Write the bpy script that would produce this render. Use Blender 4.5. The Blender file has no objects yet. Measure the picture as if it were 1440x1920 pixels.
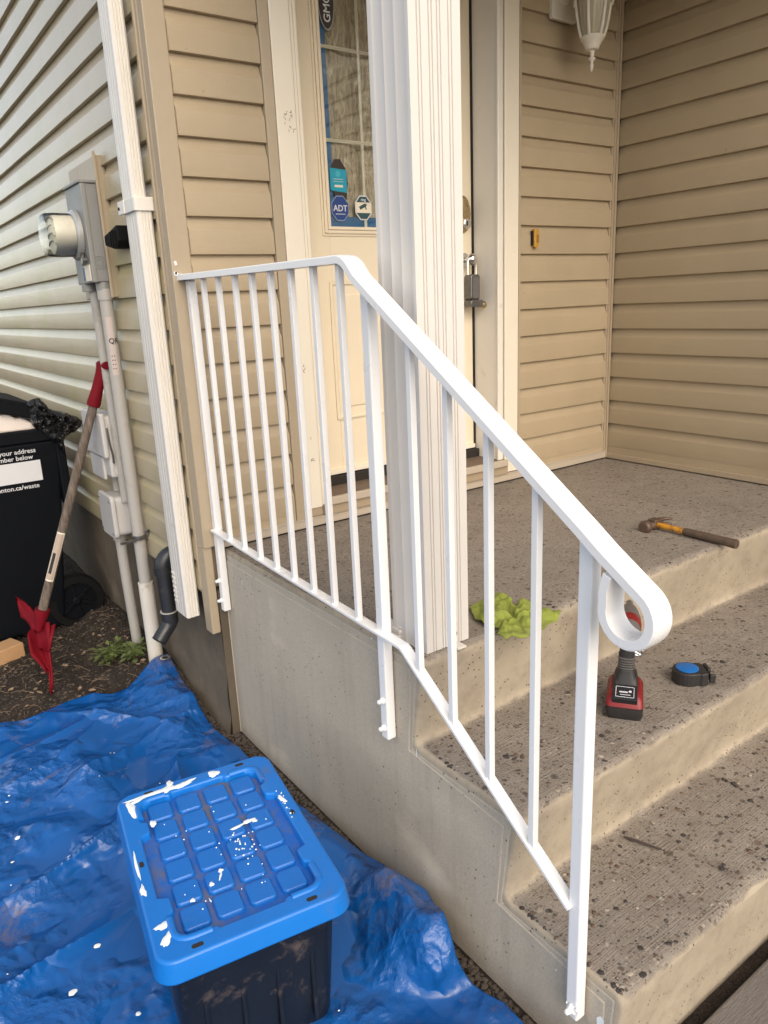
import bpy, bmesh, math, random
import numpy as np
from mathutils import Vector, Matrix, noise
random.seed(7); rng = np.random.default_rng(5)
U = 0.105                      # one siding course in metres: every length below is in courses
R_ = math.radians

# ------------------------------------------------------------------ camera
S = bpy.context.scene
CA, CB, CC = -6.12790399e-01, 1.29495334e+00, -4.53000591e-02
CP = (-26.6754837, -20.8237851, 7.12100599)
cam_d = bpy.data.cameras.new('camera'); cam = bpy.data.objects.new('camera', cam_d)
S.collection.objects.link(cam); S.camera = cam
cam_d.sensor_fit = 'VERTICAL'; cam_d.sensor_height = 24.0; cam_d.sensor_width = 18.0
cam_d.lens = 1397.42 / 1920 * 24.0
cam_d.clip_start = 0.02; cam_d.clip_end = 2000
rm = Matrix.Rotation(CA, 3, 'Z') @ Matrix.Rotation(CB, 3, 'X') @ Matrix.Rotation(CC, 3, 'Z')
cam.matrix_world = Matrix.Translation(Vector(CP) * U) @ rm.to_4x4()

# ------------------------------------------------------------------ light
SUN_EL, SUN_AZ = R_(38), R_(-12)      # azimuth from -Y towards +X
SUN_STR, SKY_STR = 0.68, 0.15
EXPO = 1.12
W = bpy.data.worlds.new("World"); S.world = W; W.use_nodes = True
wn = W.node_tree.nodes; wl = W.node_tree.links
sky = wn.new('ShaderNodeTexSky'); sky.sky_type = 'NISHITA'; sky.sun_disc = False
sky.sun_elevation = SUN_EL; sky.dust_density = 1.6; sky.air_density = 1.0; sky.ozone_density = 1.0
dx, dy = math.sin(SUN_AZ), -math.cos(SUN_AZ)          # direction towards the sun
sky.sun_rotation = math.atan2(dx, dy)
hs = wn.new('ShaderNodeHueSaturation'); hs.inputs['Saturation'].default_value = .62; wl.new(sky.outputs[0], hs.inputs['Color'])
wm = wn.new('ShaderNodeMix'); wm.data_type = 'RGBA'; wm.blend_type = 'MULTIPLY'; wm.inputs[0].default_value = 1; wm.inputs[7].default_value = (1.0, .95, .88, 1)
wl.new(hs.outputs[0], wm.inputs[6]); wl.new(wm.outputs[2], wn['Background'].inputs[0]); wn['Background'].inputs[1].default_value = SKY_STR
sd = bpy.data.lights.new('sun', 'SUN'); sd.energy = SUN_STR; sd.angle = R_(55); sd.color = (1.0, .84, .61)
so = bpy.data.objects.new('sun', sd); S.collection.objects.link(so)
tov = Vector((dx * math.cos(SUN_EL), dy * math.cos(SUN_EL), math.sin(SUN_EL)))
so.rotation_euler = tov.to_track_quat('Z', 'Y').to_euler()
so.location = (0, -3, 6)
S.view_settings.view_transform = 'Standard'; S.view_settings.look = 'None'
S.view_settings.exposure = EXPO; S.view_settings.gamma = 1.0; S.view_settings.use_curve_mapping = False
S.render.engine = 'CYCLES'
S.cycles.max_bounces = 8

# ------------------------------------------------------------------ materials
def nt(name):
    m = bpy.data.materials.new(name); m.use_nodes = True
    return m, m.node_tree.nodes, m.node_tree.links, m.node_tree.nodes['Principled BSDF']
def N(ns, t, **k):
    n = ns.new(t)
    for a, v in k.items(): setattr(n, a, v)
    return n
def pos(ns, ls, scale=(1, 1, 1), obj=False):
    if obj: g = ns.new('ShaderNodeTexCoord').outputs['Object']
    else: g = ns.new('ShaderNodeNewGeometry').outputs['Position']
    m = ns.new('ShaderNodeMapping'); ls.new(g, m.inputs[0]); m.inputs['Scale'].default_value = scale
    return m.outputs[0]
def noi(ns, ls, v, scale, detail=4, rough=.6, dist=0):
    n = ns.new('ShaderNodeTexNoise'); ls.new(v, n.inputs['Vector'])
    n.inputs['Scale'].default_value = scale; n.inputs['Detail'].default_value = detail
    n.inputs['Roughness'].default_value = rough; n.inputs['Distortion'].default_value = dist
    return n.outputs['Fac']
def vor(ns, ls, v, scale, feat='F1', out='Distance', rnd=1.0):
    n = ns.new('ShaderNodeTexVoronoi'); n.feature = feat; ls.new(v, n.inputs['Vector'])
    n.inputs['Scale'].default_value = scale; n.inputs['Randomness'].default_value = rnd
    return n.outputs[out]
def ramp(ns, ls, f, stops, interp='LINEAR'):
    r = ns.new('ShaderNodeValToRGB'); ls.new(f, r.inputs[0]); r.color_ramp.interpolation = interp
    e = r.color_ramp.elements
    while len(e) < len(stops): e.new(.5)
    for i, (p, c) in enumerate(stops):
        e[i].position = p; e[i].color = (c, c, c, 1) if not hasattr(c, '__len__') else (*c, 1)
    return r.outputs[0]
def mix(ns, ls, f, a, b, mode='MIX'):
    m = ns.new('ShaderNodeMix'); m.data_type = 'RGBA'; m.blend_type = mode
    for i, v in ((0, f), (6, a), (7, b)):
        if isinstance(v, bpy.types.NodeSocket): ls.new(v, m.inputs[i])
        elif i == 0: m.inputs[0].default_value = v
        else: m.inputs[i].default_value = (*v, 1)
    return m.outputs[2]
def math_(ns, ls, op, a, b=0.0):
    m = ns.new('ShaderNodeMath'); m.operation = op
    for i, v in ((0, a), (1, b)):
        if isinstance(v, bpy.types.NodeSocket): ls.new(v, m.inputs[i])
        else: m.inputs[i].default_value = v
    return m.outputs[0]
def bump(ns, ls, b, h, strength=.3, dist=.002, prev=None):
    n = ns.new('ShaderNodeBump'); ls.new(h, n.inputs['Height'])
    n.inputs['Strength'].default_value = strength; n.inputs['Distance'].default_value = dist
    if prev: ls.new(prev, n.inputs['Normal'])
    if b: ls.new(n.outputs[0], b.inputs['Normal'])
    return n.outputs[0]
def setb(b, rough=.5, metal=0, spec=.5, coat=0):
    b.inputs['Roughness'].default_value = rough; b.inputs['Metallic'].default_value = metal
    b.inputs['Specular IOR Level'].default_value = spec; b.inputs['Coat Weight'].default_value = coat

def simple(name, col, rough=.5, metal=0, var=.12, vs=30, spec=.5, bs=0, bscale=200, dirt=None, dth=(.55, .75), dscale=6):
    m, ns, ls, b = nt(name); v = pos(ns, ls)
    n = noi(ns, ls, v, vs)
    c = mix(ns, ls, n, tuple(x * (1 - var) for x in col), tuple(min(1, x * (1 + var)) for x in col))
    if dirt:
        d = ramp(ns, ls, noi(ns, ls, v, dscale, 8, .7, .4), [(dth[0], 0.0), (dth[1], 1.0)])
        c = mix(ns, ls, d, c, dirt)
    ls.new(c, b.inputs['Base Color']); setb(b, rough, metal, spec)
    r = noi(ns, ls, v, vs * 1.7); rr = math_(ns, ls, 'MULTIPLY_ADD', r, .2)
    rr.node.inputs[2].default_value = max(0, rough - .1); ls.new(rr, b.inputs['Roughness'])
    if bs: bump(ns, ls, b, noi(ns, ls, v, bscale), bs, .001)
    return m

def siding_mat(name, col, stretch, rough, bs, reflect_tint=None):
    m, ns, ls, b = nt(name)
    v = pos(ns, ls, stretch)
    g = noi(ns, ls, v, 60, 6, .65, .6)
    big = noi(ns, ls, pos(ns, ls), 2.2, 5, .6)
    c = mix(ns, ls, g, tuple(x * .90 for x in col), tuple(x * 1.08 for x in col))
    c = mix(ns, ls, ramp(ns, ls, big, [(.35, 0.0), (.7, 1.0)]), c, tuple(x * .88 for x in col))
    sp = ramp(ns, ls, noi(ns, ls, pos(ns, ls), 55, 3, .5), [(.72, 0.0), (.76, 1.0)])
    c = mix(ns, ls, math_(ns, ls, 'MULTIPLY', sp, .5), c, tuple(x * .45 for x in col))
    if reflect_tint:
        s = ramp(ns, ls, noi(ns, ls, pos(ns, ls, (1, 1, 1)), 3.2, 5, .6, .5), [(.5, 0.0), (.72, 1.0)])  # patchy tint painting reflected greenery into the siding colour
        c = mix(ns, ls, math_(ns, ls, 'MULTIPLY', s, .45), c, reflect_tint)
    ls.new(c, b.inputs['Base Color']); setb(b, rough, 0, .5)
    n1 = bump(ns, ls, None, g, bs, .0012)
    wv = noi(ns, ls, pos(ns, ls, tuple(x * .12 for x in stretch)), 14, 3, .5)
    bump(ns, ls, b, wv, .25, .004, n1)
    return m

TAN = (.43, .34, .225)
mat_side = siding_mat('side_siding', (.50, .415, .275), (14, 1, 14), .24, .55, (.36, .36, .12))  # same siding as the front, lighter: open sky light put into the colour
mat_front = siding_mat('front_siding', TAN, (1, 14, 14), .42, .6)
mat_porch = siding_mat('porch_siding', (.375, .293, .188), (14, 1, 14), .5, .4)  # same siding as the front, darker: porch shade put into the colour
mat_trim_tan = simple('tan_trim', (.39, .315, .22), .45, var=.05, bs=.05)
mat_trim_tan2 = simple('dull_tan_trim', (.36, .28, .19), .5, var=.06, bs=.05)
mat_white_paint = simple('white_rail_paint', (.82, .81, .80), .30, var=.02, vs=7, bs=.01, bscale=30)
mat_column = simple('white_aluminium', (.66, .62, .575), .42, var=.03, vs=12, bs=.015, bscale=60, dirt=(.55, .50, .42), dth=(.66, .85), dscale=9)
mat_casing = simple('cream_casing', (.76, .69, .57), .5, var=.04, vs=10, bs=.05, dirt=(.35, .26, .17), dth=(.70, .76), dscale=11)
mat_door = simple('cream_door', (.76, .66, .50), .42, var=.05, vs=8, bs=.12, bscale=60, dirt=(.40, .30, .19), dth=(.70, .80), dscale=8)
mat_jamb = simple('grey_white_jamb', (.74, .69, .61), .5, var=.06, vs=8, dirt=(.36, .33, .28), dth=(.62, .8), dscale=6)
mat_spout = simple('downspout_white', (.70, .66, .60), .42, var=.05, vs=9, bs=.02, bscale=40, dirt=(.42, .37, .30), dth=(.64, .80), dscale=13)
mat_steel_grey = simple('meter_grey', (.25, .25, .24), .5, .1, var=.06, vs=12, bs=.05)
mat_steel_light = simple('meter_ring', (.48, .48, .46), .35, .5, var=.1, vs=25)
mat_pvc = simple('grey_pvc', (.40, .38, .35), .5, var=.07, vs=9, dirt=(.22, .18, .14), dth=(.58, .8), dscale=7)
mat_pvc_white = simple('white_pvc', (.66, .62, .55), .45, var=.06, vs=9, dirt=(.28, .22, .16), dth=(.58, .78), dscale=8)
mat_box_plastic = simple('utility_box_plastic', (.50, .48, .46), .5, var=.06, vs=9, dirt=(.28, .24, .19), dth=(.6, .8), dscale=8)
mat_black_abs = simple('black_drain_plastic', (.022, .024, .028), .35, var=.2, vs=10, dirt=(.10, .085, .07), dth=(.58, .82), dscale=9)
mat_black_cart = simple('black_cart_plastic', (.004, .005, .007), .6, var=.2, vs=12, dirt=(.014, .014, .014), dth=(.6, .9), dscale=5, spec=.10)
mat_black_bag = simple('black_bag_film', (.010, .010, .011), .25, var=.2, vs=20, bs=.5, bscale=35)
mat_black = simple('black_rubber', (.006, .006, .006), .7, var=.2, spec=.15)
mat_dark_gap = simple('dark_gap', (.02, .016, .012), .9)
mat_foam = simple('white_foam', (.74, .66, .60), .8, var=.06, bs=.3, bscale=120)
mat_print = simple('white_print', (.62, .62, .64), .6, var=.03)
mat_red = simple('red_plastic', (.15, .004, .010), .65, spec=.15, var=.15, vs=14, dirt=(.10, .03, .03), dth=(.6, .85), dscale=10)
mat_sticker = simple('tan_sticker', (.42, .33, .26), .5, var=.1)
mat_ink = simple('black_ink', (.015, .015, .018), .5)
mat_wood_block = simple('pine_block', (.48, .28, .14), .75, var=.2, vs=14, bs=.3)
mat_lid = simple('blue_lid_plastic', (.005, .155, .54), .36, var=.06, vs=10, bs=.10, bscale=220, dirt=(.10, .12, .18), dth=(.60, .82), dscale=9)
mat_pad = simple('blue_lid_pad', (.005, .135, .49), .42, var=.08, vs=10, bs=.10, bscale=220, dirt=(.05, .15, .42), dth=(.60, .82), dscale=12)
mat_lid_dirt = simple('lid_recess_dirt', (.008, .115, .46), .5, var=.1, vs=10, bs=.1, dirt=(.13, .13, .15), dth=(.44, .68), dscale=10)
mat_tote = simple('black_tote_plastic', (.006, .008, .012), .38, var=.2, vs=10, bs=.1, dirt=(.11, .085, .07), dth=(.56, .72), dscale=9, spec=.4)
mat_splash = simple('white_paint_splash', (.80, .84, .84), .4, var=.03)
mat_rag = simple('green_microfibre', (.23, .265, .045), .95, var=.2, vs=40, bs=.7, bscale=420, dirt=(.16, .16, .06), dth=(.56, .76), dscale=14)
mat_rag_edge = simple('rag_hem', (.40, .42, .20), .9)
mat_ham_steel = simple('rusty_steel', (.13, .085, .06), .55, .5, var=.5, vs=60, bs=.3)
mat_ham_yellow = simple('yellow_fibreglass', (.55, .24, .015), .45, var=.2, vs=40, dirt=(.13, .08, .04), dth=(.48, .62), dscale=30)
mat_ham_grip = simple('worn_grip', (.085, .055, .035), .75, var=.4, vs=50, bs=.5)
mat_tool_black = simple('tool_black', (.022, .020, .020), .5, var=.25, vs=60, bs=.2, bscale=300)
mat_tool_grey = simple('tool_grey', (.12, .11, .105), .5, var=.2, vs=60)
mat_tool_red = simple('tool_red', (.20, .008, .010), .42, var=.15, vs=50)
mat_chrome = simple('chrome', (.70, .69, .67), .14, 1.0, var=.08, vs=40)
mat_brass = simple('aged_brass', (.45, .34, .19), .3, .9, var=.25, vs=60)
mat_gunmetal = simple('gunmetal', (.17, .165, .16), .35, .8, var=.3, vs=60, bs=.1)
mat_tape_blue = simple('tape_blue', (.008, .13, .42), .45, var=.1, vs=60)
mat_bell = simple('bell_brass', (.56, .30, .055), .4, .25, var=.15, vs=60)
mat_bell_d = simple('bell_button', (.35, .17, .03), .4, .25, var=.15, vs=60)
mat_lamp = simple('lamp_white', (.74, .69, .60), .42, var=.05, bs=.1, bscale=150)
mat_twig = simple('twig_bark', (.055, .04, .035), .9, var=.3)
mat_leafd = simple('dead_leaf', (.24, .17, .11), .85, var=.4, vs=40)
mat_weed = simple('weed_green', (.10, .13, .035), .7, var=.4, vs=25)
mat_tape = simple('blue_masking_tape', (.015, .14, .36), .7, var=.12, vs=20)
mat_teal = simple('teal_print', (.01, .30, .42), .45, var=.05)
mat_navy = simple('navy_print', (.010, .045, .20), .45, var=.05)
mat_greenblk = simple('dark_green_print', (.02, .07, .08), .45)
mat_cream_print = simple('cream_print', (.74, .66, .52), .5)
mat_brown_print = simple('brown_print', (.035, .025, .022), .35, var=.2)
mat_soffit = simple('soffit_tan', (.52, .44, .33), .6, var=.05)
mat_sill = simple('sill_aluminium', (.46, .39, .31), .45, var=.06, vs=10, dirt=(.30, .22, .15), dth=(.6, .8), dscale=10)
mat_sill_wood = simple('sill_brown', (.15, .105, .075), .7, var=.25, vs=20, bs=.2)
mat_grommet = simple('grommet', (.70, .70, .70), .25, .9)

def glass_mat(name, tint, ior=1.5, rough=.02, extra=0.0):
    m = bpy.data.materials.new(name); m.use_nodes = True
    ns, ls = m.node_tree.nodes, m.node_tree.links; ns.clear()
    o = ns.new('ShaderNodeOutputMaterial'); mx = ns.new('ShaderNodeMixShader')
    t = ns.new('ShaderNodeBsdfTransparent'); t.inputs[0].default_value = (*tint, 1)
    g = ns.new('ShaderNodeBsdfGlossy'); g.inputs['Roughness'].default_value = rough
    f = ns.new('ShaderNodeFresnel'); f.inputs[0].default_value = ior
    a = math_(ns, ls, 'ADD', f.outputs[0], extra)
    ls.new(a, mx.inputs[0]); ls.new(t.outputs[0], mx.inputs[1]); ls.new(g.outputs[0], mx.inputs[2]); ls.new(mx.outputs[0], o.inputs[0])
    return m
mat_glass = glass_mat('door_glass', (.96, .97, .95), 1.5, .015, .02)
mat_meter_glass = glass_mat('meter_glass', (.97, .97, .93), 1.4, .15, .0)

def lampglass():
    m, ns, ls, b = nt('lamp_glass'); b.inputs['Base Color'].default_value = (.62, .56, .42, 1)
    b.inputs['Roughness'].default_value = .25; b.inputs['Transmission Weight'].default_value = .35
    return m
mat_lampglass = lampglass()

def curtain():
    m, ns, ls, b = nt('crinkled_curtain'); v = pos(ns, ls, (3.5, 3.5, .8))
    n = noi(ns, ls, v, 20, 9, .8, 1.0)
    c = ramp(ns, ls, n, [(.34, (.16, .125, .09)), (.5, (.55, .45, .33)), (.66, (.95, .85, .68))])  # bright and shaded streaks of the folds painted into the colour
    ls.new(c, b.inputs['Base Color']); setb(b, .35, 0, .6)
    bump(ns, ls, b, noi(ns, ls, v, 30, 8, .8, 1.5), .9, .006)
    return m
mat_curtain = curtain()

def concrete(name, base, dark, aggr=False, side=False, broom=None, rough=.88):
    m, ns, ls, b = nt(name); v = pos(ns, ls)
    big = noi(ns, ls, v, 2.0, 6, .6, .3); mid = noi(ns, ls, v, 14, 6, .65); fine = noi(ns, ls, v, 260, 4, .7)
    c = mix(ns, ls, ramp(ns, ls, big, [(.32, 0.0), (.68, 1.0)]), base, dark)
    c = mix(ns, ls, math_(ns, ls, 'MULTIPLY', mid, .35), c, tuple(x * .55 for x in base))
    c = mix(ns, ls, ramp(ns, ls, fine, [(.35, .35), (.7, 0.0)]), c, tuple(x * .35 for x in base))
    hs = None
    # small air holes and chips
    hv = vor(ns, ls, v, 55 if not aggr else 80)
    keep = ramp(ns, ls, noi(ns, ls, v, 9, 2), [(.5, 0.0), (.6, 1.0)])
    hole = ramp(ns, ls, hv, [(.10, 1.0), (.17, 0.0)])
    hole = math_(ns, ls, 'MULTIPLY', hole, keep)
    c = mix(ns, ls, hole, c, tuple(x * .16 for x in base))
    if side:
        st = noi(ns, ls, pos(ns, ls, (9, 9, .7)), 3.0, 6, .6)
        c = mix(ns, ls, ramp(ns, ls, st, [(.5, 0.0), (.75, .32)]), c, tuple(x * .48 for x in base))
        ef = ramp(ns, ls, noi(ns, ls, pos(ns, ls, (1, 1, 1.6)), 3.4, 5, .5), [(.56, 0.0), (.72, .5)])
        c = mix(ns, ls, ef, c, tuple(min(1, x * 1.25) for x in base))
    if aggr:
        for sc, th, cols in ((34, .26, None), (70, .30, None), (130, .33, None)):
            d = vor(ns, ls, v, sc); col = vor(ns, ls, v, sc, out='Color')
            sep = ns.new('ShaderNodeSeparateColor'); ls.new(col, sep.inputs[0])
            on = math_(ns, ls, 'GREATER_THAN', sep.outputs[0], .66)
            k = math_(ns, ls, 'MULTIPLY', ramp(ns, ls, d, [(th - .03, 1.0), (th + .03, 0.0)]), on)
            pc = ramp(ns, ls, sep.outputs[1], [(0, (.035, .03, .028)), (.35, (.09, .065, .05)), (.55, (.20, .13, .09)), (.75, (.26, .24, .21)), (.95, (.42, .37, .30))])
            c = mix(ns, ls, math_(ns, ls, 'MULTIPLY', k, .85), c, pc)
    ls.new(c, b.inputs['Base Color']); setb(b, rough, 0, .3)
    n1 = bump(ns, ls, None, fine, .35, .0015)
    n1 = bump(ns, ls, None, hole, -.6, .002, n1)
    if broom:
        w = noi(ns, ls, pos(ns, ls, broom), 30, 4, .6, .2)
        n1 = bump(ns, ls, None, w, .75, .0035, n1)
    bump(ns, ls, b, mid, .35, .004, n1)
    return m
mat_riser = concrete('riser_concrete', (.40, .32, .215), (.33, .265, .18))
mat_side_conc = concrete('stoop_side_concrete', (.60, .52, .415), (.49, .43, .345), side=True)  # paler than the risers: light from the left put into the colour
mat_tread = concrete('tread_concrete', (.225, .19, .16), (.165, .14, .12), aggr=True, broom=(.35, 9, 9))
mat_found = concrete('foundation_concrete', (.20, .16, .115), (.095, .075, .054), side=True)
mat_walk = concrete('walk_concrete', (.21, .185, .165), (.165, .145, .13), aggr=False, broom=(1.2, 9, 9))

def step_mat():
    """one slab: troweled risers and weathered treads, mixed by a painted wear mask"""
    m, ns, ls, b = nt('step_concrete')
    v = pos(ns, ls)
    at = ns.new('ShaderNodeAttribute'); at.attribute_name = 'wear'
    w0 = math_(ns, ls, 'ADD', at.outputs['Fac'], math_(ns, ls, 'MULTIPLY', math_(ns, ls, 'SUBTRACT', noi(ns, ls, v, 22, 6, .7), .5), .9))
    w = ramp(ns, ls, w0, [(.38, 0.0), (.62, 1.0)])
    big = noi(ns, ls, v, 3.0, 6, .65, .3); mid = noi(ns, ls, v, 16, 6, .7); fine = noi(ns, ls, v, 300, 4, .75)
    ra = mix(ns, ls, ramp(ns, ls, big, [(.3, 0.0), (.7, 1.0)]), (.44, .375, .285), (.34, .285, .215))
    ra = mix(ns, ls, ramp(ns, ls, mid, [(.45, 0.0), (.75, .7)]), ra, (.24, .20, .155))
    tr = mix(ns, ls, ramp(ns, ls, big, [(.3, 0.0), (.7, 1.0)]), (.345, .295, .24), (.26, .22, .18))
    tr = mix(ns, ls, ramp(ns, ls, fine, [(.35, .6), (.65, 0.0)]), tr, (.11, .09, .075))
    tr = mix(ns, ls, ramp(ns, ls, mid, [(.45, 0.0), (.75, .5)]), tr, (.34, .30, .26))
    for sc, th, cut in ((28, .24, .82), (50, .28, .70), (95, .32, .58), (180, .34, .5)):
        d = vor(ns, ls, v, sc); col = vor(ns, ls, v, sc, out='Color')
        sep = ns.new('ShaderNodeSeparateColor'); ls.new(col, sep.inputs[0])
        on = math_(ns, ls, 'GREATER_THAN', sep.outputs[0], cut)
        k = math_(ns, ls, 'MULTIPLY', ramp(ns, ls, d, [(th - .04, 1.0), (th + .03, 0.0)]), on)
        pc = ramp(ns, ls, sep.outputs[1], [(0, (.025, .022, .020)), (.4, (.06, .045, .036)), (.6, (.15, .095, .065)), (.8, (.22, .20, .17)), (.97, (.38, .33, .26))])
        tr = mix(ns, ls, math_(ns, ls, 'MULTIPLY', k, .68), tr, pc)
    hv = vor(ns, ls, v, 70); keep = ramp(ns, ls, noi(ns, ls, v, 9, 2), [(.45, 0.0), (.55, 1.0)])
    hole = math_(ns, ls, 'MULTIPLY', ramp(ns, ls, hv, [(.12, 1.0), (.2, 0.0)]), keep)
    ra = mix(ns, ls, hole, ra, (.07, .055, .04))
    ls.new(mix(ns, ls, w, ra, tr), b.inputs['Base Color']); setb(b, .9, 0, .25)
    n1 = bump(ns, ls, None, fine, .4, .0015)
    br = noi(ns, ls, pos(ns, ls, (.3, 10, 10)), 32, 3, .55, .15)
    br = math_(ns, ls, 'MULTIPLY', br, w)
    br = math_(ns, ls, 'MULTIPLY', br, ramp(ns, ls, noi(ns, ls, v, 2.6, 3), [(.4, .5), (.65, 1.0)]))
    n1 = bump(ns, ls, None, br, .95, .0035, n1)
    bump(ns, ls, b, mid, .3, .004, n1)
    return m
mat_step = step_mat()

def soil():
    m, ns, ls, b = nt('soil'); v = pos(ns, ls)
    n = noi(ns, ls, v, 16, 8, .7); f = noi(ns, ls, v, 150, 5, .7)
    c = ramp(ns, ls, n, [(.3, (.014, .011, .009)), (.5, (.030, .023, .018)), (.72, (.060, .046, .035))])
    c = mix(ns, ls, ramp(ns, ls, f, [(.4, 0.0), (.75, .6)]), c, (.12, .09, .07))
    sp = ramp(ns, ls, vor(ns, ls, v, 60), [(.08, 1.0), (.12, 0.0)])
    c = mix(ns, ls, math_(ns, ls, 'MULTIPLY', sp, ramp(ns, ls, n, [(.5, 0.0), (.6, .7)])), c, (.34, .31, .27))
    ls.new(c, b.inputs['Base Color']); setb(b, .95, 0, .2)
    bump(ns, ls, b, f, .8, .01, bump(ns, ls, None, n, .8, .02))
    return m
mat_soil = soil()

def tarp_mat():
    m, ns, ls, b = nt('blue_tarp'); v = pos(ns, ls)
    n = noi(ns, ls, v, 5, 5, .6)
    c = mix(ns, ls, n, (.004, .076, .29), (.006, .108, .39))
    d = noi(ns, ls, v, 3.6, 9, .72, .8)
    sx = ns.new('ShaderNodeSeparateXYZ'); ls.new(v, sx.inputs[0]); mr = ns.new('ShaderNodeMapRange'); ls.new(sx.outputs[0], mr.inputs[0])
    for i_, x_ in ((1, -20.6 * U), (2, -18.6 * U), (3, -.01), (4, .075)): mr.inputs[i_].default_value = x_
    d = math_(ns, ls, 'ADD', d, mr.outputs[0])
    dm = ramp(ns, ls, d, [(.60, 0.0), (.67, .6), (.8, .9)])
    dm = math_(ns, ls, 'MULTIPLY', dm, ramp(ns, ls, noi(ns, ls, v, 80, 5, .8), [(.35, .2), (.6, 1.0)]))
    c = mix(ns, ls, dm, c, (.20, .14, .10))
    ls.new(c, b.inputs['Base Color']); setb(b, .22, 0, .6)
    rr = math_(ns, ls, 'MULTIPLY_ADD', noi(ns, ls, v, 25, 5, .7), .22); rr.node.inputs[2].default_value = .12
    rr = math_(ns, ls, 'ADD', rr, math_(ns, ls, 'MULTIPLY', dm, .5))
    ls.new(rr, b.inputs['Roughness'])
    # woven scrim
    wv = N(ns, 'ShaderNodeTexWave'); ls.new(pos(ns, ls), wv.inputs['Vector']); wv.inputs['Scale'].default_value = 110; wv.bands_direction = 'DIAGONAL'
    n1 = bump(ns, ls, None, wv.outputs['Fac'], .08, .0005)
    wq = N(ns, 'ShaderNodeVectorMath', operation='MULTIPLY_ADD'); nc = ns.new('ShaderNodeTexNoise'); ls.new(v, nc.inputs['Vector']); nc.inputs['Scale'].default_value = 5
    ls.new(nc.outputs['Color'], wq.inputs[0]); wq.inputs[1].default_value = (.16, .16, .16); ls.new(v, wq.inputs[2])
    va = vor(ns, ls, wq.outputs[0], 9); vb = vor(ns, ls, wq.outputs[0], 23); vc = vor(ns, ls, wq.outputs[0], 60)
    mk = ramp(ns, ls, noi(ns, ls, v, 4.5, 3, .5), [(.46, 0.0), (.60, 1.0)])
    n1 = bump(ns, ls, None, math_(ns, ls, 'MULTIPLY', vc, mk), .35, .006, n1); n1 = bump(ns, ls, None, math_(ns, ls, 'MULTIPLY', vb, mk), .55, .014, n1); n1 = bump(ns, ls, None, math_(ns, ls, 'MULTIPLY', va, mk), .45, .03, n1)
    cr = noi(ns, ls, v, 9, 7, .62, 2.2)
    cr2 = noi(ns, ls, pos(ns, ls, (1, 1.8, 1)), 34, 5, .6, 2.5)
    n1 = bump(ns, ls, None, math_(ns, ls, 'MULTIPLY', cr2, mk), .5, .0045, n1)
    bump(ns, ls, b, math_(ns, ls, 'MULTIPLY', cr, mk), .25, .010, n1)
    return m
mat_tarp = tarp_mat()

def wood_handle():
    m, ns, ls, b = nt('weathered_handle'); v = pos(ns, ls, (6, 6, 1.2))
    n = noi(ns, ls, v, 16, 7, .7, .5)
    c = ramp(ns, ls, n, [(.3, (.055, .040, .031)), (.5, (.125, .095, .072)), (.72, (.22, .18, .145))])
    ls.new(c, b.inputs['Base Color']); setb(b, .8); bump(ns, ls, b, n, .4, .003); return m
mat_handle = wood_handle()

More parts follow.
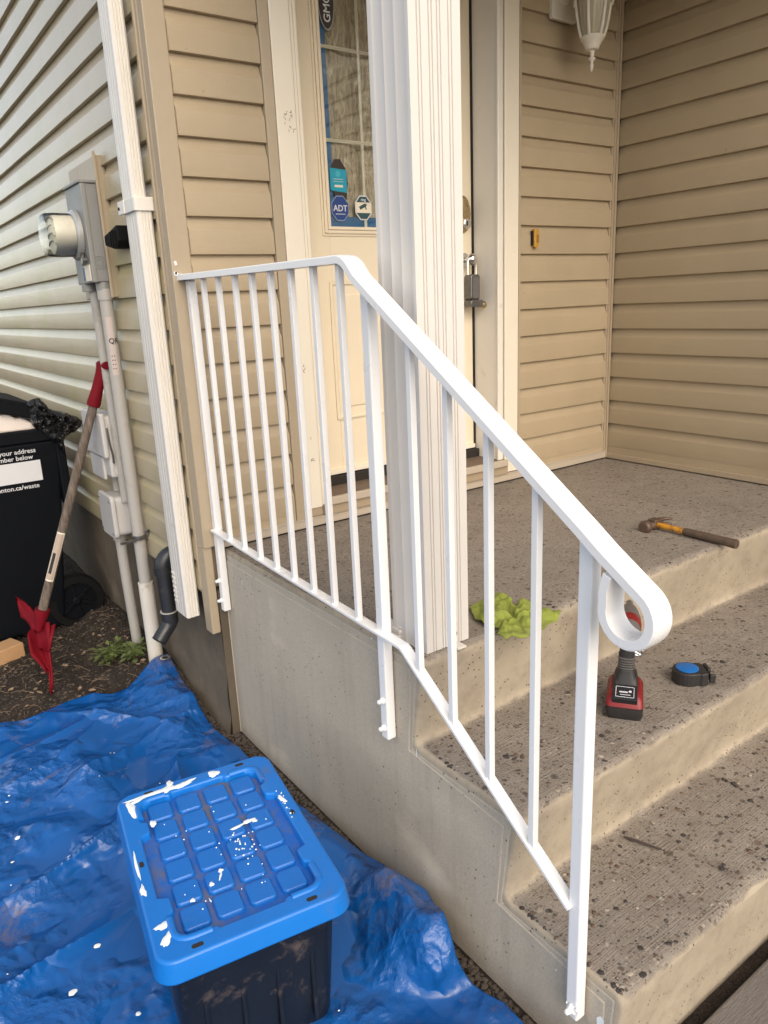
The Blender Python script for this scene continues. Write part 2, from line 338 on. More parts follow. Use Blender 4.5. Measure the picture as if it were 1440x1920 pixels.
# ------------------------------------------------------------------ mesh helpers
COL = S.collection; OFF = {}
class M:
    def __init__(s): s.v = []; s.f = []
    def add(s, vs, fs):
        o = len(s.v); s.v += [tuple(v) for v in vs]; s.f += [tuple(i + o for i in f) for f in fs]; return s
    def box(s, x0, x1, y0, y1, z0, z1, mat=None):
        x0, x1 = min(x0, x1), max(x0, x1); y0, y1 = min(y0, y1), max(y0, y1); z0, z1 = min(z0, z1), max(z0, z1)
        vs = [(x, y, z) for z in (z0, z1) for y in (y0, y1) for x in (x0, x1)]
        if mat is not None: vs = [mat @ Vector(v) for v in vs]
        return s.add(vs, [(0, 2, 3, 1), (4, 5, 7, 6), (0, 1, 5, 4), (2, 6, 7, 3), (0, 4, 6, 2), (1, 3, 7, 5)])
    def tube(s, pts, r, n=16, caps=True):
        pts = [Vector(p) for p in pts]; rs = r if hasattr(r, '__len__') else [r] * len(pts)
        rings = []; up = None
        for i, p in enumerate(pts):
            d = (pts[min(i + 1, len(pts) - 1)] - pts[max(i - 1, 0)]).normalized()
            if up is None: up = d.orthogonal().normalized()
            a = (up - d * up.dot(d)).normalized(); up = a; c = d.cross(a)
            rings.append([p + (a * math.cos(2 * math.pi * k / n) + c * math.sin(2 * math.pi * k / n)) * rs[i] for k in range(n)])
        vs = [v for q in rings for v in q]
        fs = [(i * n + k, i * n + (k + 1) % n, (i + 1) * n + (k + 1) % n, (i + 1) * n + k) for i in range(len(pts) - 1) for k in range(n)]
        if caps: fs += [tuple(reversed(range(n))), tuple((len(pts) - 1) * n + k for k in range(n))]
        return s.add(vs, fs)
    def sweep(s, path, sec, up=(1, 0, 0), caps=True):
        """sec: list of (side, top) offsets; side runs along 'up' vector, top along the path normal"""
        path = [Vector(p) for p in path]; a = Vector(up); n = len(sec); vs = []
        for i, p in enumerate(path):
            d = (path[min(i + 1, len(path) - 1)] - path[max(i - 1, 0)]).normalized()
            t = a.cross(d).normalized()
            k = 1.0
            if 0 < i < len(path) - 1:
                d1 = (path[i] - path[i - 1]).normalized(); k = 1 / max(.6, d.dot(d1))
            vs += [p + a * u + t * w * k for u, w in sec]
        fs = [(i * n + k, i * n + (k + 1) % n, (i + 1) * n + (k + 1) % n, (i + 1) * n + k) for i in range(len(path) - 1) for k in range(n)]
        if caps: fs += [tuple(reversed(range(n))), tuple((len(path) - 1) * n + k for k in range(n))]
        return s.add(vs, fs)
    def prism(s, poly, d0, d1, f):
        """f(u,v,d) -> xyz"""
        n = len(poly); vs = [f(u, v, d0) for u, v in poly] + [f(u, v, d1) for u, v in poly]
        return s.add(vs, [tuple(reversed(range(n))), tuple(range(n, 2 * n))] + [(i, (i + 1) % n, n + (i + 1) % n, n + i) for i in range(n)])
    def lathe(s, prof, f, n=24, cap=True):
        """prof: (r, h); f(a_cos, a_sin, h) -> xyz"""
        vs = [f(r * math.cos(2 * math.pi * k / n), r * math.sin(2 * math.pi * k / n), h) for r, h in prof for k in range(n)]
        fs = [(i * n + k, i * n + (k + 1) % n, (i + 1) * n + (k + 1) % n, (i + 1) * n + k) for i in range(len(prof) - 1) for k in range(n)]
        if cap: fs += [tuple(reversed(range(n))), tuple((len(prof) - 1) * n + k for k in range(n))]
        return s.add(vs, fs)
    def grid(s, pts):
        pts = np.asarray(pts); a, b = pts.shape[:2]
        return s.add([tuple(p) for p in pts.reshape(-1, 3)], [(i * b + j, i * b + j + 1, (i + 1) * b + j + 1, (i + 1) * b + j) for i in range(a - 1) for j in range(b - 1)])
    def build(s, name, mat, parent=None, bevel=0, smooth=0, base=None, seg=2):
        me = bpy.data.meshes.new(name)
        if parent is not None: o0 = OFF[parent.name]
        else: o0 = Vector(base) if base is not None else Vector((0, 0, 0))
        me.from_pydata([((Vector(v) - o0) * U)[:] for v in s.v], [], s.f); me.update()
        bm = bmesh.new(); bm.from_mesh(me)
        bmesh.ops.remove_doubles(bm, verts=bm.verts, dist=1e-6)
        bmesh.ops.recalc_face_normals(bm, faces=bm.faces); bm.to_mesh(me); bm.free()
        if smooth:
            me.polygons.foreach_set('use_smooth', [True] * len(me.polygons)); me.set_sharp_from_angle(angle=R_(smooth))
        for m in (mat if isinstance(mat, (list, tuple)) else [mat]): me.materials.append(m)
        o = bpy.data.objects.new(name, me); COL.objects.link(o); OFF[o.name] = o0
        if parent is not None: o.parent = parent
        else: o.location = o0 * U
        if bevel:
            b = o.modifiers.new('bevel', 'BEVEL'); b.width = bevel * U; b.segments = seg; b.limit_method = 'ANGLE'; b.angle_limit = R_(35)
            b.harden_normals = False
        return o
def thing(name, label, cat, base, group=None):
    o = bpy.data.objects.new(name, None); COL.objects.link(o); o.location = Vector(base) * U; OFF[o.name] = Vector(base)
    o.empty_display_size = .05
    return tag(o, label, cat, group)
def tag(o, label=None, cat=None, group=None, kind=None):
    for k, v in (('label', label), ('category', cat), ('group', group), ('kind', kind)):
        if v: o[k] = v
    return o
def clone(o, d, name=None):
    c = o.copy(); COL.objects.link(c); OFF[c.name] = OFF[o.name]; c.parent = o.parent
    c.location = o.location + Vector(d) * U
    return c
def text(body, size, frame, align='LEFT', extrude=.004):
    """frame(u, v, w) -> xyz in courses; returns an M"""
    cu = bpy.data.curves.new('t', 'FONT'); cu.body = body; cu.size = size; cu.align_x = align; cu.extrude = extrude; cu.resolution_u = 4; cu.offset = size * .012
    ob = bpy.data.objects.new('t', cu); COL.objects.link(ob)
    dg = bpy.context.evaluated_depsgraph_get(); me = bpy.data.meshes.new_from_object(ob.evaluated_get(dg))
    m = M(); m.add([frame(*v.co) for v in me.vertices], [tuple(p.vertices) for p in me.polygons])
    bpy.data.objects.remove(ob); bpy.data.curves.remove(cu); bpy.data.meshes.remove(me)
    return m
def rrect(w, h, r, n=6, cx=0, cy=0):
    o = []
    for sx, sy, a0 in ((1, 1, 0), (-1, 1, 90), (-1, -1, 180), (1, -1, 270)):
        for k in range(n + 1):
            a = R_(a0 + 90 * k / n); o.append((cx + sx * (w / 2 - r) + r * math.cos(a), cy + sy * (h / 2 - r) + r * math.sin(a)))
    return o

def ray_pt(px, py, y):
    d = rm @ Vector(((px - 720) / 1397.42, -(py - 960) / 1397.42, -1)); c = Vector(CP); return c + d * ((y - c.y) / d.y)

# ------------------------------------------------------------------ ground
GZ = -6.42
def gh(x, y):
    z = GZ
    if -34 < x < -17 and -18 < y < 26:
        k = min(1, max(.15, (y - 3.6) / 2.2))
        z += k * (.16 * noise.noise((x * .35, y * .35, 0)) + .07 * noise.noise((x * 1.4, y * 1.4, 3)) + .03 * noise.noise((x * 4, y * 4, 5)))
        a = min(1, max(0, (y - 1.6) / 4.0)); b = min(1, max(0, (x + 21) / 1.8)); z += .12 * a + .66 * a * a * (3 - 2 * a) * b
    else: z -= .05
    if x > -17.9: z = GZ - .12
    return z
def ground():
    xs = np.unique(np.concatenate([np.linspace(-5000, -60, 10), np.linspace(-60, -33, 14), np.arange(-33, -16.9, .14), np.linspace(-16.5, 60, 14), np.linspace(60, 5000, 10)]))
    ys = np.unique(np.concatenate([np.linspace(-5000, -60, 10), np.linspace(-60, -18, 14), np.arange(-18, 26, .16), np.linspace(26, 80, 12), np.linspace(80, 5000, 10)]))
    P = np.zeros((len(ys), len(xs), 3))
    for j, y in enumerate(ys):
        for i, x in enumerate(xs):
            z = gh(x, y)
            P[j, i] = (x, y, z)
    m = M(); m.grid(P); o = m.build('ground', mat_soil, smooth=180); tag(o, kind='structure'); return o
ground()
w = M().box(-18.15, 3, -60, -15.12, -7.2, -6.33).build('walkway', mat_walk, bevel=.05); tag(w, kind='structure')

# ------------------------------------------------------------------ concrete stoop
def stoop():
    t = thing('concrete_steps', 'weathered concrete landing with two steps, white railing bolted to its left side', 'steps', (-9, -7.5, -6.4))
    Z0, Z1, Z2 = 0.0, -2.15, -4.2
    Y0, Y1, Y2 = -9.87, -12.6, -15.02
    # outline with rounded noses: (y, z, wear)
    pr = []
    def line(a, b, n, wa, wb):
        for k in range(n): t_ = k / n; pr.append((a[0] + (b[0] - a[0]) * t_, a[1] + (b[1] - a[1]) * t_, wa + (wb - wa) * t_))
    def nose(y, z, r=.17):
        for k in range(7):
            a = R_(90 + 90 * k / 6); pr.append((y + r + r * math.cos(a), z - r + r * math.sin(a), 1 - .75 * (k / 6) ** 1.2))
    line((1.5, Z0), (Y0 + .17, Z0), 60, 1, 1); nose(Y0, Z0)
    line((Y0, Z0 - .2), (Y0 + .32, Z1 + .25), 12, .0, .0)
    for k in range(4): a = k / 4; pr.append((Y0 + .32 + .04 * a - .14 * a * a, Z1 + .25 - .25 * (1 - (1 - a) ** 2), .15 + .5 * a))
    line((Y0 + .16, Z1), (Y1 + .17, Z1), 18, .75, 1); nose(Y1, Z1)
    line((Y1, Z1 - .2), (Y1 + .32, Z2 + .25), 12, 0, 0)
    for k in range(4): a = k / 4; pr.append((Y1 + .32 + .04 * a - .14 * a * a, Z2 + .25 - .25 * (1 - (1 - a) ** 2), .15 + .5 * a))
    line((Y1 + .16, Z2), (Y2 + .17, Z2), 16, .75, 1); nose(Y2, Z2)
    line((Y2, Z2 - .2), (Y2 + .26, -6.7), 12, 0, 0); pr.append((Y2 + .26, -6.7, 0))
    xs = [-18.19, -18.185, -18.15, -18.08, -17.98] + list(np.arange(-17.86, 0.02, .13))
    inset = [.16, .06, .02, .005, 0]
    n = len(pr); vs = []; wear = []
    nrm = []
    for k in range(n):
        a = pr[max(0, k - 1)]; b = pr[min(n - 1, k + 1)]; d = Vector((b[0] - a[0], b[1] - a[1])); d.normalize(); nrm.append((-d.y, d.x))
    for i, x in enumerate(xs):
        ins = inset[i] if i < 5 else 0
        for k, (y, z, w_) in enumerate(pr):
            # inward normal of the outline
            ny, nz = nrm[k]
            rough = .030 * noise.noise((x * 2.1, y * 2.1, z * 2.1)) + .018 * noise.noise((x * 6, y * 6, z * 6 + 9))
            e = ins - rough * (1.0 if w_ > .15 and w_ < .98 else .35)
            chip = max(0, noise.noise((x * 1.1 + 5, z * .9, 2)) - .35) * .25 if .3 < w_ < .97 else 0
            e += chip
            yy, zz = y + ny * e, z + nz * e
            if zz < -6.5: zz = -6.7
            vs.append((x, yy, zz)); wear.append(w_ * (0, 0, .25, .8, 1)[min(i, 4)])
    m = M(); fs = [(i * n + k, i * n + k + 1, (i + 1) * n + k + 1, (i + 1) * n + k) for i in range(len(xs) - 1) for k in range(n - 1)]
    m.add(vs, fs)
    me = bpy.data.meshes.new('slab'); o0 = OFF[t.name]
    me.from_pydata([((Vector(v) - o0) * U)[:] for v in vs], [], fs)
    at = me.attributes.new('wear', 'FLOAT', 'POINT'); at.data.foreach_set('value', wear)
    me.polygons.foreach_set('use_smooth', [True] * len(me.polygons)); me.materials.append(mat_step)
    bm = bmesh.new(); bm.from_mesh(me); bmesh.ops.recalc_face_normals(bm, faces=bm.faces); bm.to_mesh(me); bm.free()
    o = bpy.data.objects.new('slab', me); COL.objects.link(o); o.parent = t; OFF[o.name] = o0
    # side panel: outline inset with a tooled groove round it
    g = .36
    poly = [(.0, -6.9), (.0, Z0 - g), (Y0 + g, Z0 - g), (Y0 + g + .18, Z1 - g + .16), (Y1 + g, Z1 - g), (Y1 + g + .18, Z2 - g + .16), (Y2 + g, Z2 - g), (Y2 + g + .05, -6.9)]
    m = M(); m.prism(poly, -18.222, -17.9, lambda u, v, d: (d, u, v)); m.build('side_panel', mat_side_conc, t, bevel=.02)
    # backing of the side behind the groove
    poly = [(.02, -6.9), (.02, -.14), (Y0 + .15, -.14), (Y0 + .42, Z1 - .14), (Y1 + .15, Z1 - .14), (Y1 + .42, Z2 - .14), (Y2 + .15, Z2 - .14), (Y2 + .32, -6.9)]
    M().prism(poly, -18.200, -17.8, lambda u, v, d: (d, u, v)).build('edge_band', mat_side_conc, t, bevel=.05)
    # exposed pebbles on treads and worn edges: real stones set into the cement
    pm = M(); ico = bmesh.new(); bmesh.ops.create_icosphere(ico, subdivisions=1, radius=1); iv = [v.co.copy() for v in ico.verts]; jf = [tuple(v.index for v in f.verts) for f in ico.faces]; ico.free()
    groups = {0: M(), 1: M(), 2: M()}
    def stone(x, y, z, r, g):
        q = Matrix.Rotation(random.uniform(0, 6.28), 3, 'Z'); ax, ay, az = random.uniform(.6, 1.3), random.uniform(.5, 1), .35
        groups[g].add([Vector((x, y, z)) + q @ Vector((v.x * ax * r * random.uniform(.85, 1.1), v.y * ay * r, v.z * az * r)) for v in iv], jf)
    for (ya, yb, z, cnt, xa) in ((Y0 + .1, Y0 + 5, Z0, 260, -18.05), (Y1 + .12, Y0 + .1, Z1, 420, -18.1), (Y2 + .12, Y1 + .1, Z2, 620, -18.1)):
        for _ in range(cnt):
            x = xa + (random.random() ** 1.8) * 13; y = random.uniform(ya, yb)
            if random.random() < .12: y = ya + abs(random.gauss(0, .18))
            stone(x, y, z - .012, random.choice([.03, .04, .05, .06, .075]) * random.uniform(.7, 1.15), random.choice([0, 0, 0, 1, 1, 2]))
    for g, mt, nm in ((0, simple('dark_pebble', (.045, .037, .033), .6, var=.5, vs=50), 'dark_pebbles'), (1, simple('brown_pebble', (.13, .085, .06), .7, var=.5, vs=50), 'brown_pebbles'), (2, simple('pale_pebble', (.30, .255, .20), .7, var=.4, vs=50), 'pale_pebbles')):
        o = groups[g].build(nm, mt, t, smooth=60); tag(o, kind='stuff')
    # flicks of white paint on the side wall
    pm = M()
    for y, z, a, b in ((-9.62, -2.28, .018, .10), (-14.62, -5.1, .09, .22), (-14.70, -5.35, .05, .12), (-13.6, -4.75, .012, .03), (-1.3, -.75, .012, .10), (-12.2, -3.1, .012, .02), (-8.1, -.12, .03, .02)):
        K = 14; pm.add([(-18.2255, y + a * math.cos(6.283 * k / K) * random.uniform(.7, 1.2), z + b * math.sin(6.283 * k / K) * random.uniform(.8, 1.1)) for k in range(K)], [tuple(range(K))])
    tag(pm.build('paint_flicks', mat_splash, t), kind='stuff')
    return t
steps = stoop()

# ------------------------------------------------------------------ house
H = thing('house', 'tan vinyl sided house corner with recessed cream front door under a porch roof', 'house', (-9, 6, -6.4))
Z_0 = .5906
PROF = [(.01, 1.02), (.013, .985), (.03, .90), (.06, .80), (.095, .71), (.125, .66), (.140, .635), (.146, .60), (.166, .015), (.163, -.004), (.14, -.014), (.0, -.016), (-.04, 0.02)]
def boards(wall, mat, f, L0, L1, k0, k1, wav=0):
    """f(l, depth, z) -> xyz"""
    for k in range(k0, k1):
        m = M(); nseg = 10
        z = Z_0 + k
        for i in range(nseg + 1):
            l = L0 + (L1 - L0) * i / nseg
            dd = .012 * noise.noise((l * .3, k * 3.1, 1.7 + L0)) ; dz = .010 * noise.noise((l * .2, k * 2.3, 7.7))
            m.v += [f(l, d + dd, z + h + dz) for d, h in PROF]
        n = len(PROF)
        m.f += [(i * n + j, i * n + (j + 1) % n, (i + 1) * n + (j + 1) % n, (i + 1) * n + j) for i in range(nseg) for j in range(n)]
        m.f += [tuple(range(n)), tuple(nseg * n + j for j in range(n))]
        m.build('siding_board', mat, wall, smooth=25)
# entry wall (faces -Y)
ew = M().box(-18.2, -14.6, .1, .6, -1.2, 22).box(-6.2, .6, .1, .6, -.1, 22).box(-14.6, -6.2, .1, .6, 19.6, 22).build('entry_wall', mat_trim_tan2, H)
fy = lambda l, d, z: (l, .03 - d, z)
boards(ew, mat_front, fy, -18.22, -15.62, 0, 20)
boards(ew, mat_front, fy, -5.44, -.16, 0, 20)
# partial starter course below the first full one
M().prism([(0.02, .64), (.15, .60), (.165, .30), (.1, .28), (.02, .3)], -18.22, -15.62, lambda u, v, d: fy(d, u, v)).build('starter_strip', mat_front, ew)
M().prism([(0.02, .64), (.15, .60), (.165, .30), (.1, .28), (.02, .3)], -5.44, -.16, lambda u, v, d: fy(d, u, v)).build('starter_strip', mat_front, ew)
M().box(-18.2, -.1, -.2, .0, .07, .36).box(-18.2, -.1, -.23, -.0, .33, .37).build('base_flashing', mat_sill, ew, bevel=.015)
M().box(-18.2, -.1, -.12, .05, .0, .075).build('base_gap', mat_dark_gap, ew)
# porch wall (faces -X, runs toward the camera)
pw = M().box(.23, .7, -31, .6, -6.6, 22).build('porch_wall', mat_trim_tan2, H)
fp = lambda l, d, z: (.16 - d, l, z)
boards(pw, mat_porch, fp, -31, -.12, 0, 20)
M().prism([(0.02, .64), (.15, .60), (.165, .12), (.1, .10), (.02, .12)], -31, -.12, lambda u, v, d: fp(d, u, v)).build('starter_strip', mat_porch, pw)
M().box(-.08, .03, -31, -.12, .05, .26).build('base_flashing', mat_trim_tan2, pw, bevel=.015)
# inside corner trim
m = M(); m.box(-.14, -.03, -.22, .0, .08, 21); m.box(-.30, -.20, -.1, .03, .08, 21); m.box(-.23, -.10, -.16, -.02, .08, 21)
m.build('inside_corner_trim', mat_trim_tan2, H, bevel=.02)
# outside corner post
m = M(); m.box(-18.80, -18.215, -.06, .35, .12, 22); m.box(-18.80, -18.5, .35, .55, .12, 22); m.box(-18.80, -18.52, .03, .55, -2.75, .12)
m.build('corner_post', mat_trim_tan, H, bevel=.03)
M().box(-18.84, -18.6, .5, .62, -1.35, 22).build('corner_channel', mat_trim_tan, H, bevel=.015)
# side wall (faces -X, runs back)
sw = M().box(-18.58, -18.0, .3, 62, -1.3, 28).build('side_wall', mat_trim_tan2, H)
fs_ = lambda l, d, z: (-18.66 - d, l, z)
def side_boards():
    for k in range(-2, 27):
        m = M(); z = Z_0 + k; ls_ = list(np.linspace(.6, 8, 9)) + list(np.linspace(9, 62, 30)); n = len(PROF)
        for l in ls_:
            dd = .014 * noise.noise((l * .35, k * 3.1, 1.7)); dz = .012 * noise.noise((l * .2, k * 2.3, 7.7))
            m.v += [fs_(l, d + dd, z + h + dz) for d, h in PROF]
        m.f += [(i * n + j, i * n + (j + 1) % n, (i + 1) * n + (j + 1) % n, (i + 1) * n + j) for i in range(len(ls_) - 1) for j in range(n)]
        m.f += [tuple(range(n)), tuple((len(ls_) - 1) * n + j for j in range(n))]
        m.build('siding_board', mat_side, sw, smooth=25)
side_boards()
M().box(-18.75, -18.6, .6, 62, -1.52, -1.40).build('starter_strip', mat_trim_tan, sw)
# foundation
M().box(-18.25, -18.1, -.012, .3, -7, -.12).build('corner_fill', mat_side_conc, H, bevel=.03)
def found():
    P = np.zeros((18, 120, 3)); ys = np.concatenate([np.linspace(-.0, 14, 90), np.linspace(14.5, 62, 30)])
    for i, z in enumerate(np.linspace(-7.2, -1.38, 18)):
        for j, y in enumerate(ys): P[i, j] = (-18.52 - .05 * noise.noise((y * .9, z * .9, 0)) - .03 * noise.noise((y * 3, z * 3, 0)) - (.0 if z > -5.6 else (-5.6 - z) * .12), y, z)
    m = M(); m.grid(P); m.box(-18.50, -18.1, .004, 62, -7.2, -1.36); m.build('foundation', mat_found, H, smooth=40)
found()
# porch ceiling and roof, eave over the side wall
M().box(-18.3, .1, -11.2, 0, 19.8, 20.1).build('porch_ceiling', mat_soffit, H)
M().box(-18.6, .1, -11.5, 1, 20.1, 21.6).build('porch_roof', mat_trim_tan2, H, bevel=.05)
M().box(-18.2, -16.7, -11.2, -.1, 18.9, 19.8).box(-16.7, 0, -11.2, -9.6, 18.9, 19.8).build('porch_beam', mat_casing, H, bevel=.03)

for (x, z, w_, h_) in ((-14.86, 12.35, .10, .12), (-14.98, 12.25, .05, .14), (-14.80, 12.0, .12, .08), (-14.95, 5.2, .05, .12), (-14.88, 2.3, .06, .10)):
    sm = M()
    for _ in range(7):
        a = random.uniform(0, 3.14); p = Vector((x + random.uniform(-w_, w_), -.1835, z + random.uniform(-h_, h_))); dv = Vector((math.cos(a), 0, math.sin(a))) * random.uniform(.02, .05); nv = Vector((-dv.z, 0, dv.x)).normalized() * .006
        sm.add([p - dv - nv, p + dv - nv, p + dv + nv, p - dv + nv], [(0, 1, 2, 3)])
    tag(sm.build('scuff_marks', mat_ham_grip, H), kind='stuff')
# ---- door
DY = 1.25
D = M()
lx0, lx1, lz0, lz1 = -12.83, -8.02, 9.53, 17.6
D.box(-14.35, lx0, DY, DY + .4, 1.45, 19); D.box(lx1, -6.58, DY, DY + .4, 1.45, 19)
D.box(lx0, lx1, DY, DY + .4, 1.45, lz0); D.box(lx0, lx1, DY, DY + .4, lz1, 19)
door = D.build('door', mat_door, H, bevel=.02)
m = M()
def frame(m, x0, x1, z0, z1, w, y0, y1):
    m.box(x0 - w, x0, y0, y1, z0 - w, z1 + w); m.box(x1, x1 + w, y0, y1, z0 - w, z1 + w); m.box(x0, x1, y0, y1, z0 - w, z0); m.box(x0, x1, y0, y1, z1, z1 + w)
frame(m, lx0, lx1, lz0, lz1, .10, DY - .13, DY - .001); frame(m, lx0 - .101, lx1 + .101, lz0 - .101, lz1 + .101, .1, DY - .09, DY - .001); frame(m, lx0 - .202, lx1 + .202, lz0 - .202, lz1 + .202, .08, DY - .04, DY - .001)
m.build('window_frame', mat_door, door, bevel=.03)
xs_ = [lx0, -11.26, -9.62, lx1]; zs_ = [lz0, 12.16, 14.83, 17.6]
for i in range(3):
    for j in range(3):
        M().box(xs_[i] + .001, xs_[i + 1] - .001, DY + .12, DY + .14, zs_[j] + .001, zs_[j + 1] - .001).build('pane', mat_glass, door)
for x in xs_[1:3]: M().box(x - .055, x + .055, DY + .141, DY + .17, lz0, lz1).build('muntin', mat_casing, door, bevel=.02)
for z in zs_[1:3]: M().box(lx0, lx1, DY + .1405, DY + .175, z - .055, z + .055).build('muntin', mat_casing, door, bevel=.02)
M().box(lx0, lx0 + .36, DY + .18, DY + .19, lz0, lz1).box(lx0 + .36, lx1, DY + .18, DY + .19, lz0, lz0 + .34).build('masking_tape', mat_tape, door)
# crinkled drape behind the glass
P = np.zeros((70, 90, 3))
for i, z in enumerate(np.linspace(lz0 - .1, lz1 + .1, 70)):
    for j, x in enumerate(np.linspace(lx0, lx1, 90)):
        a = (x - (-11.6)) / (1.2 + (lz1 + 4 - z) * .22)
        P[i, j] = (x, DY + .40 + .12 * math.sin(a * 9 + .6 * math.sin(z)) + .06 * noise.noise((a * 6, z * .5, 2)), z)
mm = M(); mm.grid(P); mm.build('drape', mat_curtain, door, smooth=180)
M().box(-14, -7, 2.6, 2.7, 8, 18.5).build('dark_backing', mat_dark_gap, door)  # near-black sheet closing the view behind the drape
# raised panels of the lower half
for px0, px1 in ((-12.98, -10.72), (-10.15, -7.89)):
    m = M(); frame(m, px0 + .1, px1 - .1, 3.2 + .1, 7.8 - .1, .1, DY - .06, DY - .001); m.box(px0 + .42, px1 - .42, DY - .05, DY - .001, 3.62, 7.38)
    m.build('raised_panel', mat_door, door, bevel=.03)
m = M(); m.box(-14.3, -6.6, DY - .12, DY + .3, 1.30, 1.46); m.build('door_sweep', mat_casing, door, bevel=.02)
# deadbolt
m = M(); m.lathe([(.0, -.14), (.30, -.14), (.36, -.08), (.38, 0)], lambda a, b, h: (-7.03 + a * .95, DY + h, 10.05 + b * 1.75), 28); db = m.build('deadbolt', mat_brass, door, smooth=40)
m = M(); m.lathe([(.14, -.24), (.18, -.22), (.19, -.13)], lambda a, b, h: (-6.97 + a, DY + h, 9.72 + b), 20); m.build('keyway', mat_chrome, door, smooth=40)
M().box(-7.02, -6.98, DY - .26, DY - .236, 9.64, 9.80).build('key_slot', mat_dark_gap, door)
m = M(); m.lathe([(.26, -.04), (.26, .0)], lambda a, b, h: (-6.98 + a, DY + h, 8.45 + b), 20); m.lathe([(.08, -.3), (.10, -.04)], lambda a, b, h: (-6.98 + a, DY + h, 8.45 + b), 14); m.lathe([(.02, -.62), (.12, -.60), (.20, -.52), (.22, -.43), (.19, -.34), (.1, -.28)], lambda a, b, h: (-6.98 + a, DY + h, 8.45 + b), 24)
m.build('door_knob', mat_chrome, door, smooth=50)
# door frame
m = M(); m.box(-15.26, -14.62, -.18, -.02, .66, 19.6); m.build('casing', mat_casing, H, bevel=.025)
m = M(); m.box(-14.60, -14.50, -.14, -.02, .66, 19.5); m.box(-14.48, -14.36, -.10, -.02, .66, 19.4); m.build('casing_moulding', mat_casing, H, bevel=.02)
M().box(-15.60, -15.28, -.17, .03, .36, 19.8).build('siding_channel', mat_trim_tan, H, bevel=.02)
M().box(-6.26, -5.56, -.18, -.02, .40, 19.6).build('casing', mat_casing, H, bevel=.025)
M().box(-5.53, -5.42, -.17, .03, .36, 19.8).build('siding_channel', mat_trim_tan, H, bevel=.02)
M().box(-6.56, -6.30, -.14, -.02, .9, 19.5).build('casing_moulding', mat_jamb, H, bevel=.04)
M().box(-14.5, -6.4, -.16, -.02, 19.0, 19.6).build('head_casing', mat_casing, H, bevel=.02)
M().box(-6.50, -6.3, -.02, 1.22, .8, 19.3).build('jamb', mat_jamb, H, bevel=.01)
M().box(-14.56, -14.37, -.02, 1.22, .8, 19.3).build('jamb', mat_jamb, H, bevel=.01)
M().box(-14.4, -6.5, -.02, 1.8, 18.95, 19.3).build('head_jamb', mat_jamb, H, bevel=.01)
M().box(-6.58, -6.50, DY - .04, DY + .4, 1.0, 19).build('gap_shade_strip', mat_dark_gap, H)  # dark strip painting the shade in the gap between slab and jamb
# threshold
sl = M().box(-14.5, -6.3, -.30, 1.6, .84, .95).build('threshold', mat_sill_wood, H, bevel=.01)
M().box(-14.5, -6.3, -.42, -.28, .72, .97).build('sill_edge', mat_sill, sl, bevel=.02)
M().box(-14.6, -6.2, -.30, -.02, .38, .72).box(-15.3, -14.6, -.14, -.02, .38, .66).build('sill_board', mat_trim_tan2, sl, bevel=.02)
M().box(-14.4, -6.5, 1.0, 1.6, .95, 1.26).build('door_gap_shade', mat_dark_gap, sl, bevel=.02)  # dark block painting the shaded gap under the door slab
# stickers on the glass
gy = DY + .115
def octa(cx, cz, r): return [(cx + r * math.cos(R_(22.5 + 45 * k)), cz + r * 1.16 * math.sin(R_(22.5 + 45 * k))) for k in range(8)]
def decal(name, poly, mat, d0, d1, lab=None):
    o = M().prism(poly, gy - d0, gy - d1, lambda u, v, d: (u, d, v)).build(name, mat, door)
    if lab: o['label'] = lab
    return o
fz = lambda x0, z0: (lambda u, v, w_: (x0 + u, gy - .03 - w_, z0 + v))
decal('sticker', [(-12.62, 10.66), (-11.98, 10.60), (-11.98, 11.30), (-12.62, 11.34)], mat_teal, 0, .01, 'teal square security sticker')
m = M(); m.lathe([(.10, 0), (.10, .004)], lambda a, b, h: (-12.31 + a, gy - .012 - h, 11.17 + b), 14); m.build('sticker_emblem', simple('pale_teal', (.05, .40, .5), .5), door)
m = M(); m.box(-12.46, -12.14, gy - .016, gy - .011, 10.76, 10.83); m.box(-12.5, -12.12, gy - .016, gy - .011, 11.0, 11.015); m.box(-12.5, -12.12, gy - .016, gy - .011, 10.93, 10.94)
m.build('sticker_strip', mat_cream_print, door)
decal('sticker_border', octa(-12.29, 10.12, .36), simple('pale_blue', (.25, .33, .5), .5), 0, .006); decal('sticker', octa(-12.29, 10.12, .335), mat_navy, .006, .014, 'navy blue octagonal security sticker')
text('ADT', .27, lambda u, v, w_: (-12.29 + u, gy - .016 - w_, 10.03 + v), 'CENTER').build('sticker_lettering', mat_print, door)
M().box(-12.48, -12.1, gy - .018, gy - .0145, 9.93, 9.95).build('sticker_line', mat_print, door)
decal('sticker_border', octa(-11.36, 10.16, .36), mat_print, 0, .006); decal('sticker', octa(-11.36, 10.16, .325), mat_greenblk, .006, .012, 'octagonal camera warning sticker')
decal('sticker_band', [(-11.66, 10.0), (-11.06, 10.0), (-11.06, 10.33), (-11.66, 10.33)], mat_cream_print, .012, .016)
text('ring', .13, lambda u, v, w_: (-11.36 + u, gy - .018 - w_, 10.37 + v), 'CENTER').build('sticker_lettering', mat_print, door)
m = M(); q = Matrix.Rotation(R_(-25), 4, 'Y'); q = Matrix.Translation((-11.38, gy - .02, 10.2)) @ q
m.box(-.15, .12, -.004, .004, -.045, .06, q); m.box(.06, .10, -.004, .004, -.14, -.045, q); m.box(.10, .16, -.004, .004, -.03, .03, q); m.build('camera_icon', mat_greenblk, door)
m = M().prism([(-12.4 + .30 * math.cos(R_(10 * k)), 16.05 + .78 * math.sin(R_(10 * k))) for k in range(36)], gy, gy - .01, lambda u, v, d: (u, d, v)); o = m.build('sticker', simple('grey_rim', (.3, .3, .28), .5), door); o['label'] = 'dark oval sticker'
